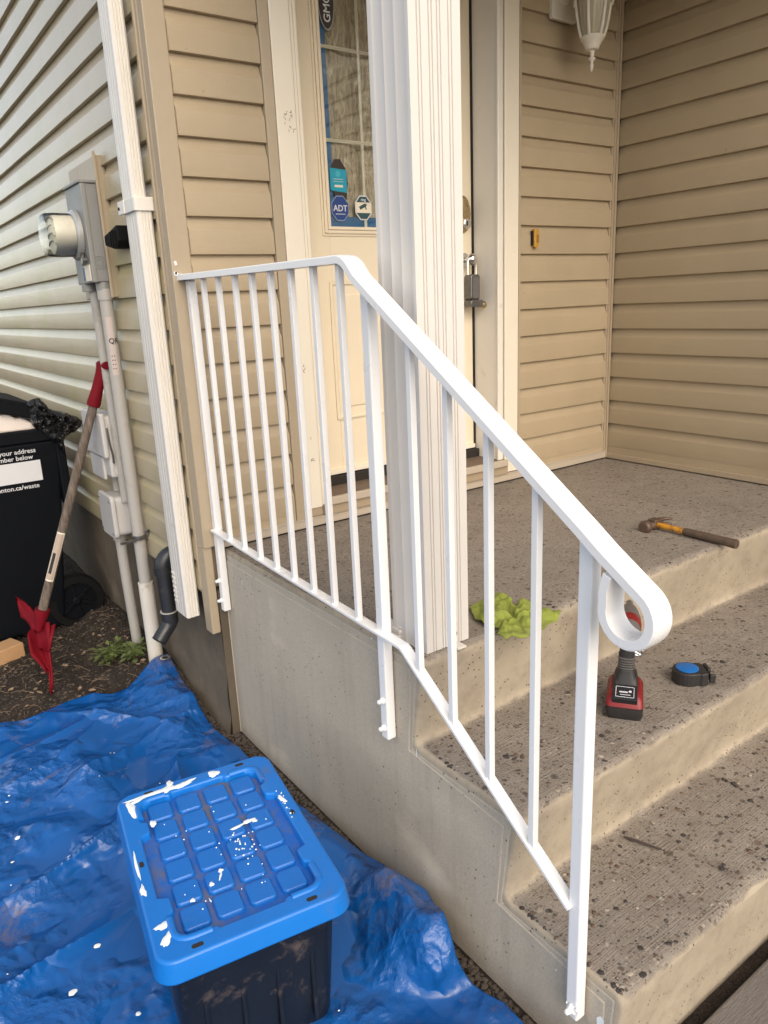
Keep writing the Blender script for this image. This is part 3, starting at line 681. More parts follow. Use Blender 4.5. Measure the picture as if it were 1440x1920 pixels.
M().prism([(-12.4 + .27 * math.cos(R_(10 * k)), 16.05 + .74 * math.sin(R_(10 * k))) for k in range(36)], gy - .01, gy - .014, lambda u, v, d: (u, d, v)).build('sticker_face', mat_brown_print, door)
text('GMO', .34, lambda u, v, w_: (-12.28 - v, gy - .016 - w_, 15.48 + u), 'LEFT').build('sticker_lettering', mat_print, door)
# dark torn sticker rests behind the teal one
decal('old_sticker', [(-12.62 + .3, 9.7 + .55), (-12.05, 10.2), (-11.93, 10.9), (-12.0, 11.35), (-12.2, 11.62), (-12.42, 11.6), (-12.55, 11.4), (-12.5, 10.6)], mat_brown_print, -.004, .0)

# ------------------------------------------------------------------ porch column
def column():
    x0, x1, y0, y1 = -17.95, -16.80, -9.74, -8.58
    t = thing('porch_column', 'square white fluted aluminium column standing on the landing edge behind the railing', 'column', ((x0 + x1) / 2, (y0 + y1) / 2, 0))
    def fluted(a0, a1, f):
        w_ = a1 - a0; k = []
        def groove(c, g=.016, d=.030): return [(c - g, 0), (c - g * .4, d), (c + g * .4, d), (c + g, 0)]
        pts = [(0, 0)]
        for c in (.16, .22, .38, .44, .54, .60, .76, .82): pts += [(q[0] * w_ if False else q[0], q[1]) for q in groove(c * w_)]
        pts += [(w_, 0)]
        return [f(a0 + u, d) for u, d in pts]
    poly = []
    poly += fluted(x0, x1, lambda a, d: (a, y0 + d))
    poly += fluted(y0, y1, lambda a, d: (x1 - d, a))
    poly += [(x1, y1), (x0, y1)]
    # left face: three broad shallow concave flutes
    L = []
    for k in range(41):
        s = k / 40; a = y1 + (y0 - y1) * s; d = 0
        if .1 < s < .92: d = .022 * abs(math.sin((s - .1) / .82 * math.pi * 3)) ** .55
        L.append((x0 + d, a))
    poly += L[1:-1]
    m = M(); m.prism(poly, .02, 18.9, lambda u, v, d: (u, v, d)); m.build('shaft', mat_column, t, smooth=20)
    # bent cut edge strip and brackets at the foot
    m = M(); m.box(-18.08, -17.62, -8.85, -7.95, .02, .14); m.box(-18.0, -17.72, -8.86, -7.94, .14, .26); m.box(-17.95, -17.82, -8.86, -7.94, .26, .32)
    m.build('base_channel', mat_column, t, bevel=.03)
    m = M(); m.box(-17.34, -17.14, y0 - .05, y0 - .002, .1, .55); m.box(-17.34, -17.1, y0 - .28, y0 - .002, .01, .06); m.build('foot_bracket', mat_pvc_white, t, bevel=.02)
    m = M(); m.lathe([(.02, -.10), (.05, -.09), (.055, -.05)], lambda a, b, h: (-17.24 + a, y0 + h, .3 + b), 12); m.build('screw', mat_gunmetal, t, smooth=40)
column()

# ------------------------------------------------------------------ railing
def railing():
    t = thing('metal_railing', 'white painted metal stair railing with a curled end bolted to the concrete stoop', 'railing', (-18.33, -7.2, -5.2))
    X = -18.475
    pa = [(X, -.05, 7.99), (X, -4, 7.955), (X, -8.2, 7.925)]
    for k in range(1, 6):                                # gentle bend
        a = k / 6; pa.append((X, -8.2 - .5 * a, 7.925 - .34 * a * a))
    pa += [(X, -8.75, 7.55), (X, -11.5, 5.69), (X, -14.2, 3.86)]
    sec = [(-.205, -.08), (-.205, .05), (-.19, .07), (-.1, .08), (.1, .08), (.19, .07), (.205, .05), (.205, -.08)]
    cy, cz, R0 = -15.03, 2.82, .40
    c0 = []
    c0.append((X, -14.55, 3.61))
    for k in range(0, 20):
        a = R_(62 - 13.2 * k)         # start on the upper front of the loop
        yy = cy - R0 * math.cos(a); zz = cz + R0 * math.sin(a) * 1.02
        c0.append((X, yy, zz))
    c0 = [c for c in c0]
    c0.append((X, -14.635, 3.08)); c0.append((X, -14.66, 3.22)); c0.append((X, -14.70, 3.34))
    pa2 = pa + c0
    # the rail's top faces away from the loop centre: path normal = up x dir
    m = M(); m.sweep(pa2, [(u, -w_) for u, w_ in sec], up=(1, 0, 0)); hr = m.build('handrail', mat_white_paint, t, smooth=32)
    def post(y, z0, z1, k):
        o = M().box(-18.475, -18.245, y - .125, y + .125, z0, z1).build('post', mat_white_paint, t, bevel=.03)
    post(-.20, -1.95, 7.9, 0); post(-8.80, -2.22, 7.38, 1); post(-14.17, -5.15, 3.72, 2)
    def railz(y):
        if y > -8.3: return 7.93
        return 7.55 - .05 + (y + 8.75) * .677
    def botz(y):
        if y > -9.66: return .70 + (y + .3) * (.34 / 9.0)
        return .33 + (y + 9.66) * .7
    b0 = None
    for y in (-1.36, -2.32, -3.30, -4.23, -5.16, -6.10, -7.04, -8.02, -10.17, -11.16, -12.16, -13.23):
        m = M(); a = .065
        vs = [(X + sx * a, y + sy * a, (botz(y + sy * a) if k == 0 else railz(y + sy * a)) - (.02 if k == 0 else .04)) for k in (0, 1) for sy in (-1, 1) for sx in (-1, 1)]
        m.add(vs, [(0, 2, 3, 1), (4, 5, 7, 6), (0, 1, 5, 4), (2, 6, 7, 3), (0, 4, 6, 2), (1, 3, 7, 5)])
        m.build('baluster', mat_white_paint, t, bevel=.014)
        # small weld bead at the foot
        w_ = M(); w_.lathe([(.10, 0), (.085, .025), (.07, .06)], lambda p, q, h: (X + p, y + q, botz(y) + h + (q * .7 if y < -9.6 else 0)), 10); w_.build('weld', mat_white_paint, t, smooth=60)
    sec2 = [(-.10, -.07), (-.10, .0), (.15, .0), (.15, -.07)]
    m = M(); m.sweep([(X, -.15, .71), (X, -4, .56), (X, -8.7, .385), (X, -9.60, .345), (X, -9.68, .315), (X, -11, -.61), (X, -12.5, -1.66), (X, -14.13, -2.80)], [(u, -w_) for u, w_ in sec2], up=(1, 0, 0))
    m.build('bottom_rail', mat_white_paint, t, bevel=.012)
    for y, z in ((-.2, -.95), (-.2, -1.60), (-8.8, -1.28), (-8.8, -1.95), (-14.17, -4.95)):
        m = M(); m.lathe([(.075, -.0), (.08, .03), (.06, .06)], lambda a, b, h: (-18.475 - h, y + a, z + b), 14); m.lathe([(.05, .06), (.05, .13), (.02, .15)], lambda a, b, h: (-18.475 - h, y + a, z + b), 6)
        m.build('bolt', mat_white_paint, t, smooth=40)
    # drips of paint on the lowest bolt and on the corner post
    m = M()
    for _ in range(14): 
        y, z, r = -14.2 + random.gauss(0, .07), -4.95 + random.gauss(0, .08), random.uniform(.02, .06)
        m.lathe([(r, 0), (r * .8, r * .8), (r * .2, r * 1.2)], lambda a, b, h: (-18.48 - h, y + a, z + b), 8)
    m.build('paint_blobs', mat_white_paint, t, smooth=80)
    m = M()
    for k in range(16):
        x, z, r = -18.72 + random.random() ** 1.5 * .3, 8.06 + random.random() ** 2 * .35 * (1), random.uniform(.02, .05)
        if x > -18.6: z = 8.04
        m.lathe([(r, 0), (r * .8, .015)], lambda a, b, h: (x + a, -.062 - h, z + b), 8)
    m.build('paint_smear', mat_white_paint, t, smooth=80)
railing()

# ------------------------------------------------------------------ lantern, bell, lockbox
def lantern():
    cx, cy = -3.30, -1.45
    t = thing('wall_lantern', 'white coach lantern with ribbed glass mounted upside down tip on the porch siding', 'wall lamp', (cx, -.1, 17.5))
    t['label'] = 'white coach lantern with a pointed finial hanging on the siding by the inside corner'
    m = M(); m.prism(rrect(1.25, 2.2, .08, 3, -3.40, 17.52), -.26, -.08, lambda u, v, d: (u, d, v)); m.build('backplate', mat_lamp, t, bevel=.03)
    m = M(); m.tube([(-3.4, -.2, 17.2), (-3.4, -.5, 17.25), (-3.36, -.9, 17.55), (cx, -1.2, 17.9)], [.16, .14, .14, .12], 14); m.lathe([(.3, 0), (.3, .06), (.2, .12)], lambda a, b, h: (-3.4 + a, -.26 - h, 17.2 + b), 20); m.build('arm', mat_lamp, t, smooth=40)
    f = lambda a, b, h: (cx + a, cy + b, h)
    m = M(); m.lathe([(.0, 14.52), (.035, 14.56), (.06, 14.66), (.065, 14.74), (.045, 14.80), (.05, 14.86), (.12, 14.92), (.13, 14.95), (.06, 15.0), (.07, 15.12), (.10, 15.2)], f, 20); m.build('finial', mat_lamp, t, smooth=50)
    m = M(); m.lathe([(.12, 15.18), (.22, 15.22), (.25, 15.30), (.34, 15.46), (.40, 15.52), (.42, 15.60), (.36, 15.64)], f, 28); m.build('cup', mat_lamp, t, smooth=40)
    prof = [(.38, 15.60), (.47, 15.9), (.54, 16.3), (.60, 16.7), (.64, 17.1)]
    m = M(); m.lathe([(r - .05, h) for r, h in prof], f, 36, cap=False)
    # fluted glass
    m = M(); nn = 72; vs = []
    for r, h in prof:
        for k in range(nn):
            rr = r - .05 + .018 * math.cos(k * 2 * math.pi / nn * 18); a = 2 * math.pi * k / nn; vs.append(f(rr * math.cos(a), rr * math.sin(a), h))
    m.add(vs, [(i * nn + k, i * nn + (k + 1) % nn, (i + 1) * nn + (k + 1) % nn, (i + 1) * nn + k) for i in range(len(prof) - 1) for k in range(nn)])
    m.build('glass', mat_lampglass, t, smooth=180)
    for k in range(6):
        a = R_(60 * k + 22)
        pts = [((r + .01) * math.cos(a), (r + .01) * math.sin(a), h) for r, h in prof]
        M().tube([f(*p) for p in pts], .05, 8).build('rib', mat_lamp, t, smooth=60)
        # arched top between ribs
        m = M(); pp = []
        for q in range(9):
            b = a + R_(60) * q / 8; hh = 16.95 - .28 * math.sin(math.pi * q / 8) ** 0 + .30 * math.sin(math.pi * q / 8); pp.append(f(.635 * math.cos(b), .635 * math.sin(b), hh - .1))
        m.tube(pp, .05, 8); m.build('arch', mat_lamp, t, smooth=60)
    m = M(); m.lathe([(.62, 17.05), (.74, 17.08), (.80, 17.16), (.78, 17.24), (.66, 17.3), (.60, 17.6), (.35, 18.1), (.12, 18.4), (.05, 18.6)], f, 36); m.build('cap', mat_lamp, t, smooth=40)
lantern()
def bell():
    t = thing('doorbell', 'small brass coloured doorbell on the siding right of the door', 'doorbell', (-4.72, -.13, 9.12))
    m = M(); m.prism(rrect(.24, .66, .07, 4, -4.72, 9.12), -.30, -.13, lambda u, v, d: (u, d, v)); m.build('plate', mat_bell, t, bevel=.02)
    m = M(); m.prism(rrect(.10, .28, .04, 4, -4.69, 9.10), -.33, -.301, lambda u, v, d: (u, d, v)); m.build('button', mat_bell_d, t, bevel=.01)
    M().box(-4.87, -4.842, -.24, -.12, 8.86, 9.38).build('shadow_strip', mat_dark_gap, t)  # dark strip painted as the shadow along the plate's left edge
bell()
def lockbox():
    x, y = -7.02, DY - .48
    t = thing('key_lockbox', 'grey metal key lockbox hanging from the door knob', 'lockbox', (x, y, 7.2))
    m = M(); m.tube([(x - .2, y, 7.9)] + [(x + .2 * math.cos(R_(180 - 18 * k)) * 1.0, y, 8.32 + .22 * math.sin(R_(180 - 18 * k))) for k in range(11)] + [(x + .2, y, 7.9)], .045, 10); m.build('shackle', mat_chrome, t, smooth=60)
    m = M(); m.prism(rrect(.46, .92, .12, 5, x, 7.46), y - .2, y + .2, lambda u, v, d: (u, d, v)); m.build('body', mat_gunmetal, t, bevel=.04)
    m = M(); m.prism(rrect(.34, .76, .08, 5, x, 7.44), y - .23, y - .2, lambda u, v, d: (u, d, v)); m.build('cover', mat_tool_grey, t, bevel=.02)
    m = M(); m.prism(rrect(.62, .26, .1, 5, x + .02, 6.88), y - .26, y + .16, lambda u, v, d: (u, d, v)); m.build('foot', mat_gunmetal, t, bevel=.03)
    m = M(); m.lathe([(.10, 0), (.13, .06), (.13, .2), (.1, .26)], lambda a, b, h: (x + .34 + h, y - .1 + a, 6.82 + b), 14); m.build('dial', mat_brass, t, smooth=40)
lockbox()

# ------------------------------------------------------------------ downspout
def downspout():
    x0, x1, y0, y1 = -19.30, -18.86, .80, 1.72
    t = thing('downspout', 'white ribbed aluminium downspout strapped to the side wall beside the corner post', 'downspout', (-19, 1.2, -2.3))
    def sect(x0, x1, y0, y1):
        pts = []; w_ = x1 - x0
        # -Y face with ribs, y0 is the near face
        pts.append((x0 + .06, y0)); 
        for c in (.36, .56, .76): pts += [(x0 + c * w_ - .035, y0), (x0 + c * w_ - .012, y0 + .035), (x0 + c * w_ + .012, y0 + .035), (x0 + c * w_ + .035, y0)]
        pts += [(x1 - .06, y0), (x1, y0 + .06), (x1, y1 - .06), (x1 - .06, y1), (x0 + .06, y1), (x0, y1 - .06)]
        for c in (.7, .5, .3): pts += [(x0, y0 + c * (y1 - y0) + .02), (x0 + .03, y0 + c * (y1 - y0)), (x0, y0 + c * (y1 - y0) - .02)]
        pts.append((x0, y0 + .06))
        return pts
    m = M(); m.prism(sect(x0 - .04, x1 - .08, y0 + .02, y1), 9.85, 30, lambda u, v, d: (u, v, d)); m.build('upper_pipe', mat_spout, t, smooth=20)
    m = M(); vs = []; zs = [-2.3, -1.7, -1.2, 0, 2, 4, 6, 8, 10.12]; sc = sect(x0, x1, y0 - .06, y1 + .04); n = len(sc)
    for z in zs: vs += [(u, v, z) for u, v in sc]
    m.add(vs, [(i * n + k, i * n + (k + 1) % n, (i + 1) * n + (k + 1) % n, (i + 1) * n + k) for i in range(len(zs) - 1) for k in range(n)] )
    m.build('lower_pipe', mat_spout, t, smooth=20)
    # ragged crimps on the far lower edge
    for k in range(7): M().box(x0 - .03, x0 + .01, y1 - .28, y1 - .05, -1.0 - k * .16, -.93 - k * .16).build('crimp', mat_spout, t, bevel=.01)
    m = M(); pl = rrect(x1 - x0 + .16, y1 - y0 + .14, .1, 4, (x0 + x1) / 2 + .01, (y0 + y1) / 2 - .04); m.prism(pl, 9.78, 10.14, lambda u, v, d: (u, v, d)); m.box(x0 - .1, x0 - .06, y0 + .7, y1 + .3, 9.78, 10.14); m.box(x1, x1 + .3, y0 + .3, y0 + .36, 9.78, 10.1); m.build('strap', mat_spout, t, bevel=.02)
    m = M(); m.lathe([(.05, 0), (.03, .03)], lambda a, b, h: (x0 - .10 - h, y1 + .18 + a, 9.95 + b), 10); m.build('screw', mat_black, t)
downspout()

# ------------------------------------------------------------------ meter
def meter():
    x0, x1, y0, y1, z0, z1 = -19.44, -18.98, 5.15, 6.95, 8.12, 11.1
    t = thing('electric_meter', 'grey electric meter box with a round glass dial and back board on the side wall', 'electric meter', (x1, (y0 + y1) / 2, z0))
    M().box(-18.98, -18.70, 4.92, 8.2, 7.62, 11.9).build('back_board', mat_trim_tan, t, bevel=.03)
    M().box(-19.06, -18.97, 4.86, 4.96, 7.6, 12.0).build('board_edge', mat_trim_tan, t, bevel=.02)
    M().box(x0, x1, y0, y1, z0, z1).build('box', mat_steel_grey, t, bevel=.03)
    M().box(x0 - .06, x0 + .10, y0 - .03, y1 + .03, z0 - .02, z1).build('cover', mat_steel_grey, t, bevel=.03)
    M().box(x0 - .12, x1, y0 - .05, y1 + .05, z1, z1 + .09).build('top_lip', mat_steel_grey, t, bevel=.02)
    m = M()
    for r in (.33, .18): m.lathe([(r, 0), (r, .02), (r - .03, .02), (r - .03, 0)], lambda a, b, h: (-19.22 + a * .62, y0 - h, 8.72 + b * .62), 28, cap=False)
    m.build('knockout', mat_steel_grey, t, smooth=40)
    cy, cz = 6.1, 9.62
    f = lambda a, b, h: (x0 - .06 - h, cy + a, cz + b)
    m = M(); m.lathe([(.74, 0), (.78, .04), (.78, .15), (.73, .2), (.70, .22)], f, 40); m.build('ring', mat_steel_light, t, smooth=40)
    m = M(); m.lathe([(.61, .2), (.61, .72), (.59, .80)], f, 40); m.build('meter_body', simple('meter_body_grey', (.66, .64, .60), .5, var=.08, vs=12, dirt=(.42, .39, .32), dth=(.55, .8), dscale=9), t, smooth=40)
    m = M(); m.lathe([(.58, .802), (.58, .83)], f, 40); m.build('dial_face', simple('dial_cream', (.78, .74, .60), .5, var=.1, vs=30), t)
    for k, zz in enumerate((.42, .18, -.06, -.3)):
        m = M(); m.tube([f(.45 * math.cos(R_(180 - 18 * q)), zz + .13 * math.sin(R_(180 - 18 * q)), 0.85) for q in range(11)], .022, 6); m.build('dial_rib', mat_pvc, t)
    m = M(); m.lathe([(.67, .2), (.68, .7), (.66, .98), (.61, 1.08), (.46, 1.10)], f, 40); m.build('dial_glass', mat_meter_glass, t, smooth=40)
    m = M(); m.lathe([(.11, 0), (.11, .16)], lambda a, b, h: (x0 - .1 - h, y0 + .25 + a, 8.80 + b), 14); m.tube([f(-.6, -.6, .1), f(-.55, -.8, .12), f(-.62, -.95, .12)], .07, 8); m.build('seal', mat_gunmetal, t, smooth=40)
    M().box(x0 - .09, x0 - .065, y0 + .1, y0 + .7, 8.16, 8.66).build('tag', mat_cream_print, t)
    M().box(x0 - .085, x0 - .062, y0 + .72, y0 + .95, 8.2, 8.6).build('blue_tag', mat_navy, t)
    for xx in (-19.12, -19.30): M().lathe([(.24, 0), (.24, .26)], lambda a, b, h: (xx + a, (5.42 if xx > -19.2 else 6.45) + b, z0 - h), 18).build('hub', mat_steel_grey, t, smooth=40)
meter()
def vent():
    t = thing('black_bracket', 'small black plastic bracket fixed between the meter board and the downspout', 'bracket', (-18.9, 3.4, 9.3))
    m = M(); m.prism([(3.0, 9.65), (3.6, 9.55), (4.3, 9.45), (4.3, 9.15), (3.5, 9.0), (3.1, 9.0), (2.9, 9.2)], -19.22, -18.8, lambda u, v, d: (d, u, v)); m.build('bracket_body', mat_black, t, bevel=.05)
    for k in range(3): M().box(-19.27, -19.2, 3.1 + k * .22, 3.16 + k * .22, 9.08, 9.5).build('fin', mat_black, t, bevel=.01)
vent()
def conduits():
    t = thing('electrical_conduit', 'grey plastic conduit running from the meter down into a white sleeve in the soil', 'conduit', (-19.1, 5.55, -6.3))
    x, y = -19.10, 5.42
    m = M(); m.tube([(x, y, 8.1), (x, y, 0), (x, y, -3.0)], .215, 20); m.build('pipe', mat_pvc, t, smooth=40)
    m = M(); m.tube([(x, y, -2.45), (x, y, -4.5), (x + .02, y + .02, -6.7)], [.27, .27, .275], 20); m.build('sleeve', mat_pvc_white, t, smooth=40)
    m = M(); m.tube([(x, y, 7.55), (x, y, 7.9)], .25, 20); m.build('coupling', mat_pvc, t, smooth=40)
    m = M(); f = lambda a, z: (x + .221 * math.cos(a), y + .221 * math.sin(a), z)
    vs = []; A = [R_(-135 + 8 * k) for k in range(8)]
    for z in (5.1, 7.0): vs += [f(a, z) for a in A]
    m.add(vs, [(k, k + 1, 8 + k + 1, 8 + k) for k in range(7)]); m.build('pipe_label', simple('pink_label', (.52, .44, .40), .5, var=.08), t)
    text('QR', .24, lambda u, v, w_: f(R_(-132) + u / .224, 6.15 + v)[:2] + (6.15 + v,), 'LEFT', 0).build('label_lettering', mat_ink, t)
    for v in t.children:
        if v.name.startswith('label_lettering'): v.location = (v.location[0] - .004 * U, v.location[1] - .012 * U, v.location[2])
    m = M()
    for k in range(4): m.add([f(R_(-125), 5.3 + k * .14), f(R_(-95), 5.3 + k * .14), f(R_(-95), 5.33 + k * .14), f(R_(-125), 5.33 + k * .14)], [(0, 1, 2, 3)])
    o = m.build('label_lines', mat_red, t); o.location = (-.002 * U, -.006 * U, 0)
    # strap
    m = M(); m.lathe([(.26, -.78), (.26, -.62)], lambda a, b, h: (x + a, y + b, h), 20, cap=True); m.box(x - .75, x - .2, y - .26, y - .2, -.80, -.70); m.box(x + .2, x + .5, y - .1, y + .0, -.85, -.55); m.tube([(x + .25, y, -.7), (x + .45, y - .2, -.3)], .04, 6)
    m.build('strap', mat_gunmetal, t, bevel=.01)
    t2 = thing('rear_conduit', 'thinner grey pipe leaving the meter just behind the front conduit', 'conduit', (-19.1, 6.3, -1))
    m = M(); m.tube([(-19.16, 6.45, 8.1), (-19.1, 6.5, 3), (-19.05, 6.6, 0.4)], .17, 16); m.build('pipe', mat_pvc, t2, smooth=40)
    t3 = thing('utility_box', 'small rounded grey junction box on the foundation with a pipe going into the soil', 'junction box', (-19.3, 7.6, -6.3))
    m = M(); m.prism(rrect(1.5, 1.5, .18, 4, 7.4, -.18), -19.44, -18.75, lambda u, v, d: (d, u, v)); m.build('box', mat_box_plastic, t3, bevel=.03)
    m = M(); m.prism(rrect(1.66, 1.66, .22, 4, 7.4, -.18), -19.62, -19.45, lambda u, v, d: (d, u, v)); m.build('cover', mat_box_plastic, t3, bevel=.05)
    for a, b in ((.62, .62), (-.62, .62), (.62, -.62), (-.62, -.62)):
        M().lathe([(.05, 0), (.04, .03)], lambda p, q, h: (-19.62 - h, 7.4 + a + p, -.18 + b + q), 10).build('screw', mat_gunmetal, t3)
    m = M(); m.tube([(-19.22, 7.5, -.9), (-19.2, 7.5, -3), (-19.1, 7.55, -6.8)], .2, 18); m.tube([(-19.22, 7.5, -.9), (-19.22, 7.5, -1.25)], .25, 18); m.build('pipe', mat_pvc, t3, smooth=40)
    m = M(); m.tube([(-19.0, 7.7, .6), (-19.0, 7.7, 1.6)], .15, 14); m.build('riser_pipe', mat_pvc, t3, smooth=40)
    t4 = thing('phone_box', 'pale telephone service box with a knocked out lower half above the junction box', 'service box', (-19.3, 7.7, 1.2))
    M().box(-19.46, -18.80, 6.5, 8.75, 1.35, 3.6).build('housing', mat_box_plastic, t4, bevel=.08)
    M().box(-19.62, -19.44, 6.4, 8.9, 2.1, 3.72).build('door', mat_box_plastic, t4, bevel=.06)
    M().box(-19.56, -19.44, 7.1, 8.7, 1.2, 2.05).build('lower_cover', mat_box_plastic, t4, bevel=.05)
    m = M()
    for xx, zz, r in ((-19.1, 2.6, .06), (-19.0, 2.3, .09), (-19.05, 2.1, .07), (-18.95, 1.5, .05)): m.lathe([(r, 0), (r, .01)], lambda a, b, h: (xx + a, 6.495 - h, zz + b), 12)
    m.build('screw_hole', mat_dark_gap, t4)
    m = M(); m.lathe([(.22, 0), (.22, .015), (.20, .015), (.20, 0)], lambda a, b, h: (-19.15 + a, 6.5 - h, 1.65 + b), 20, cap=False); m.box(-19.36, -19.34, 6.48, 6.5, 1.9, 3.3); m.build('knockout', mat_pvc, t4)
    m = M(); m.tube([(-19.42, 6.42, 3.2), (-19.4, 6.36, 2.6), (-19.33, 6.40, 2.2), (-19.33, 6.44, 1.9)], .035, 8); m.build('latch_wire', mat_gunmetal, t4, smooth=60)
    t5 = thing('drain_pipe', 'black plastic drain pipe elbowing out of the foundation beside the downspout', 'drain pipe', (-19.2, 2.6, -3.5))
    m = M(); y = 2.5
    arc = [(-19.28 + .0, y, -1.05)]
    arc = [(-18.55, y, -.62), (-18.85, y, -.62)] + [(-18.9 - .42 * math.sin(R_(15 * k)), y, -1.04 + .42 * math.cos(R_(15 * k))) for k in range(1, 7)]
    m.tube(arc, .27, 20); m.tube([(-19.32, y, -1.0), (-19.32, y, -1.25)], .30, 20); m.build('elbow', mat_black_abs, t5, smooth=50)
    m = M(); m.tube([(-19.32, y, -1.2), (-19.30, y, -2.7)], .235, 20); m.build('pipe', mat_black_abs, t5, smooth=50)
    m = M(); m.tube([(-19.30, y, -2.6), (-19.30, y, -2.95), (-19.36, y, -3.05), (-19.5, y - .05, -3.2), (-19.82, y - .15, -3.5)], [.28, .28, .27, .25, .25], 20, caps=False); m.build('spout', mat_black_abs, t5, smooth=50)
    m = M(); m.tube([(-19.305, y, -2.58), (-19.305, y, -2.61)], .29, 20); m.build('joint_ring', mat_pvc, t5, smooth=50)
conduits()

# ------------------------------------------------------------------ waste cart, bag, foam
def cart():
    Y = 12.0
    t = thing('waste_cart', 'black wheeled waste cart with an address label standing by the side wall', 'waste cart', (-22.5, 14.5, -6.3))
    def taper(x0, x1, y0, y1, z0, X0, X1, Y0, Y1, z1):
        return [(x0, y0, z0), (x1, y0, z0), (x1, y1, z0), (x0, y1, z0), (X0, Y0, z1), (X1, Y0, z1), (X1, Y1, z1), (X0, Y1, z1)]
    F = [(3, 2, 1, 0), (0, 1, 5, 4), (1, 2, 6, 5), (2, 3, 7, 6), (3, 0, 4, 7)]
    m = M(); m.add(taper(-25.6, -20.75, Y + .55, 17.2, -6.1, -26.2, -19.85, Y, 17.6, 2.2), F + [(4, 5, 6, 7)]); b = m.build('body', mat_black_cart, t, bevel=.12)
    M().box(-26.3, -19.75, Y - .1, 17.7, 2.2, 2.72).build('rim', mat_black_cart, t, bevel=.06)
    m = M(); m.box(-26.0, -20.9, Y - .03, Y + .4, .1, .2)
    M().box(-20.1, -19.72, Y - .05, Y + .5, -.6, 2.1).build('corner_rib', mat_black_cart, t, bevel=.08)
    # lid propped on the contents
    q = Matrix.Translation((-20.95, 14.9, 3.05)) @ Matrix.Rotation(R_(17), 4, 'Y')
    M().box(-6.2, .2, -3.0, 3.0, .55, .75, q).box(-6.2, .2, -3.05, -2.9, .15, .6, q).build('lid', mat_black_cart, t, bevel=.05)
    for dy_ in (0,):
        m = M(); c = (-20.15, Y + .75, -5.15); f = lambda a, b, h: (c[0] + a, c[1] + h, c[2] + b)
        m.lathe([(.85, -.28), (1.15, -.28), (1.2, -.2), (1.2, .2), (1.15, .28), (.85, .28)], f, 36, cap=False); wh = m.build('wheel', mat_black, t, smooth=40)
        m = M(); m.lathe([(.12, -.26), (.2, -.22), (.2, .2)], f, 16)
        for k in range(6):
            a = R_(60 * k + 20); q = Matrix.Translation(c) @ Matrix.Rotation(a, 4, 'Y'); m.box(.1, .9, -.18, -.05, -.08, .08, q)
        m.lathe([(.95, -.1), (.95, .1)], f, 30); m.build('hub', mat_black_cart, t, bevel=.02)
    # print on the side; the face leans in towards the foot
    sl = .55 / 8.3
    fr = lambda u, v, w_: (u, Y - .01 + (2.2 - v) * sl - w_, v)
    m = M(); m.add([fr(-25.0, .60, .004), fr(-20.75, .60, .004), fr(-20.75, 1.46, .004), fr(-25.0, 1.46, .004)], [(0, 1, 2, 3)]); m.build('address_label', mat_print, t)
    text('Please write your address', .262, lambda u, v, w_: fr(-20.86 + u, 1.80 + v, w_), 'RIGHT').build('lettering', mat_print, t)
    text('and unit number below', .262, lambda u, v, w_: fr(-21.0 + u, 1.54 + v, w_), 'RIGHT').build('lettering', mat_print, t)
    text('edmonton.ca/waste', .262, lambda u, v, w_: fr(-20.92 + u, .32 + v, w_), 'RIGHT').build('lettering', mat_print, t)
    outl = [(48, 757), (58, 750), (72, 747), (84, 756), (92, 767), (104, 770), (118, 772), (132, 777), (146, 783), (154, 790), (151, 800), (142, 808), (130, 814), (121, 820), (119, 832), (119, 848), (112, 842), (106, 832), (96, 826), (84, 815), (70, 806), (60, 797), (54, 780)]
    O = [ray_pt(a, b, Y - .1) for a, b in outl]; n = len(O); K = 6
    O = [O[i // K].lerp(O[(i // K + 1) % n], (i % K) / K) for i in range(n * K)]; n = len(O)
    C0 = ray_pt(98, 792, Y - .1); m = M(); R0 = 26
    for side in (-1, 1):
        vs = []
        for k in range(R0 + 1):
            s_ = k / R0
            for i in range(n):
                p = C0.lerp(O[i], s_); b = math.sqrt(max(0, 1 - s_ ** 2.2))
                q3 = Vector((p.x * 1.3, p.z * 1.3, side * 4))
                fold = abs(noise.noise(q3 * 1.5)) * .9 + abs(noise.noise(q3 * 3.4)) * .5 + abs(noise.noise(q3 * 7)) * .22
                vs.append((p.x, p.y + side * b * (.16 + .75 * fold), p.z + .05 * noise.noise(q3 * 5) * s_))
        m.add(vs, [(k * n + i, k * n + (i + 1) % n, (k + 1) * n + (i + 1) % n, (k + 1) * n + i) for k in range(R0) for i in range(n)])
    o = m.build('garbage_bag', mat_black_bag, None, smooth=35, base=(-20.3, Y, 2.2)); tag(o, 'crumpled black garbage bag hanging over the corner of the waste cart', 'garbage bag')
    P = [(-26, 2.7), (-20.6, 2.7), (-20.75, 2.95), (-21.2, 3.25), (-21.35, 3.2), (-21.6, 3.45), (-22.0, 3.4), (-22.3, 3.55), (-22.9, 3.5), (-24, 3.6), (-26, 3.55)]
    m = M(); m.prism(P, Y + .15, Y + 3, lambda u, v, d: (u, d, v)); o = m.build('foam_block', mat_foam, None, bevel=.08, base=(-23, Y + 1.5, 2.7)); tag(o, 'torn white foam sheet sticking out of the open waste cart', 'foam')
cart()

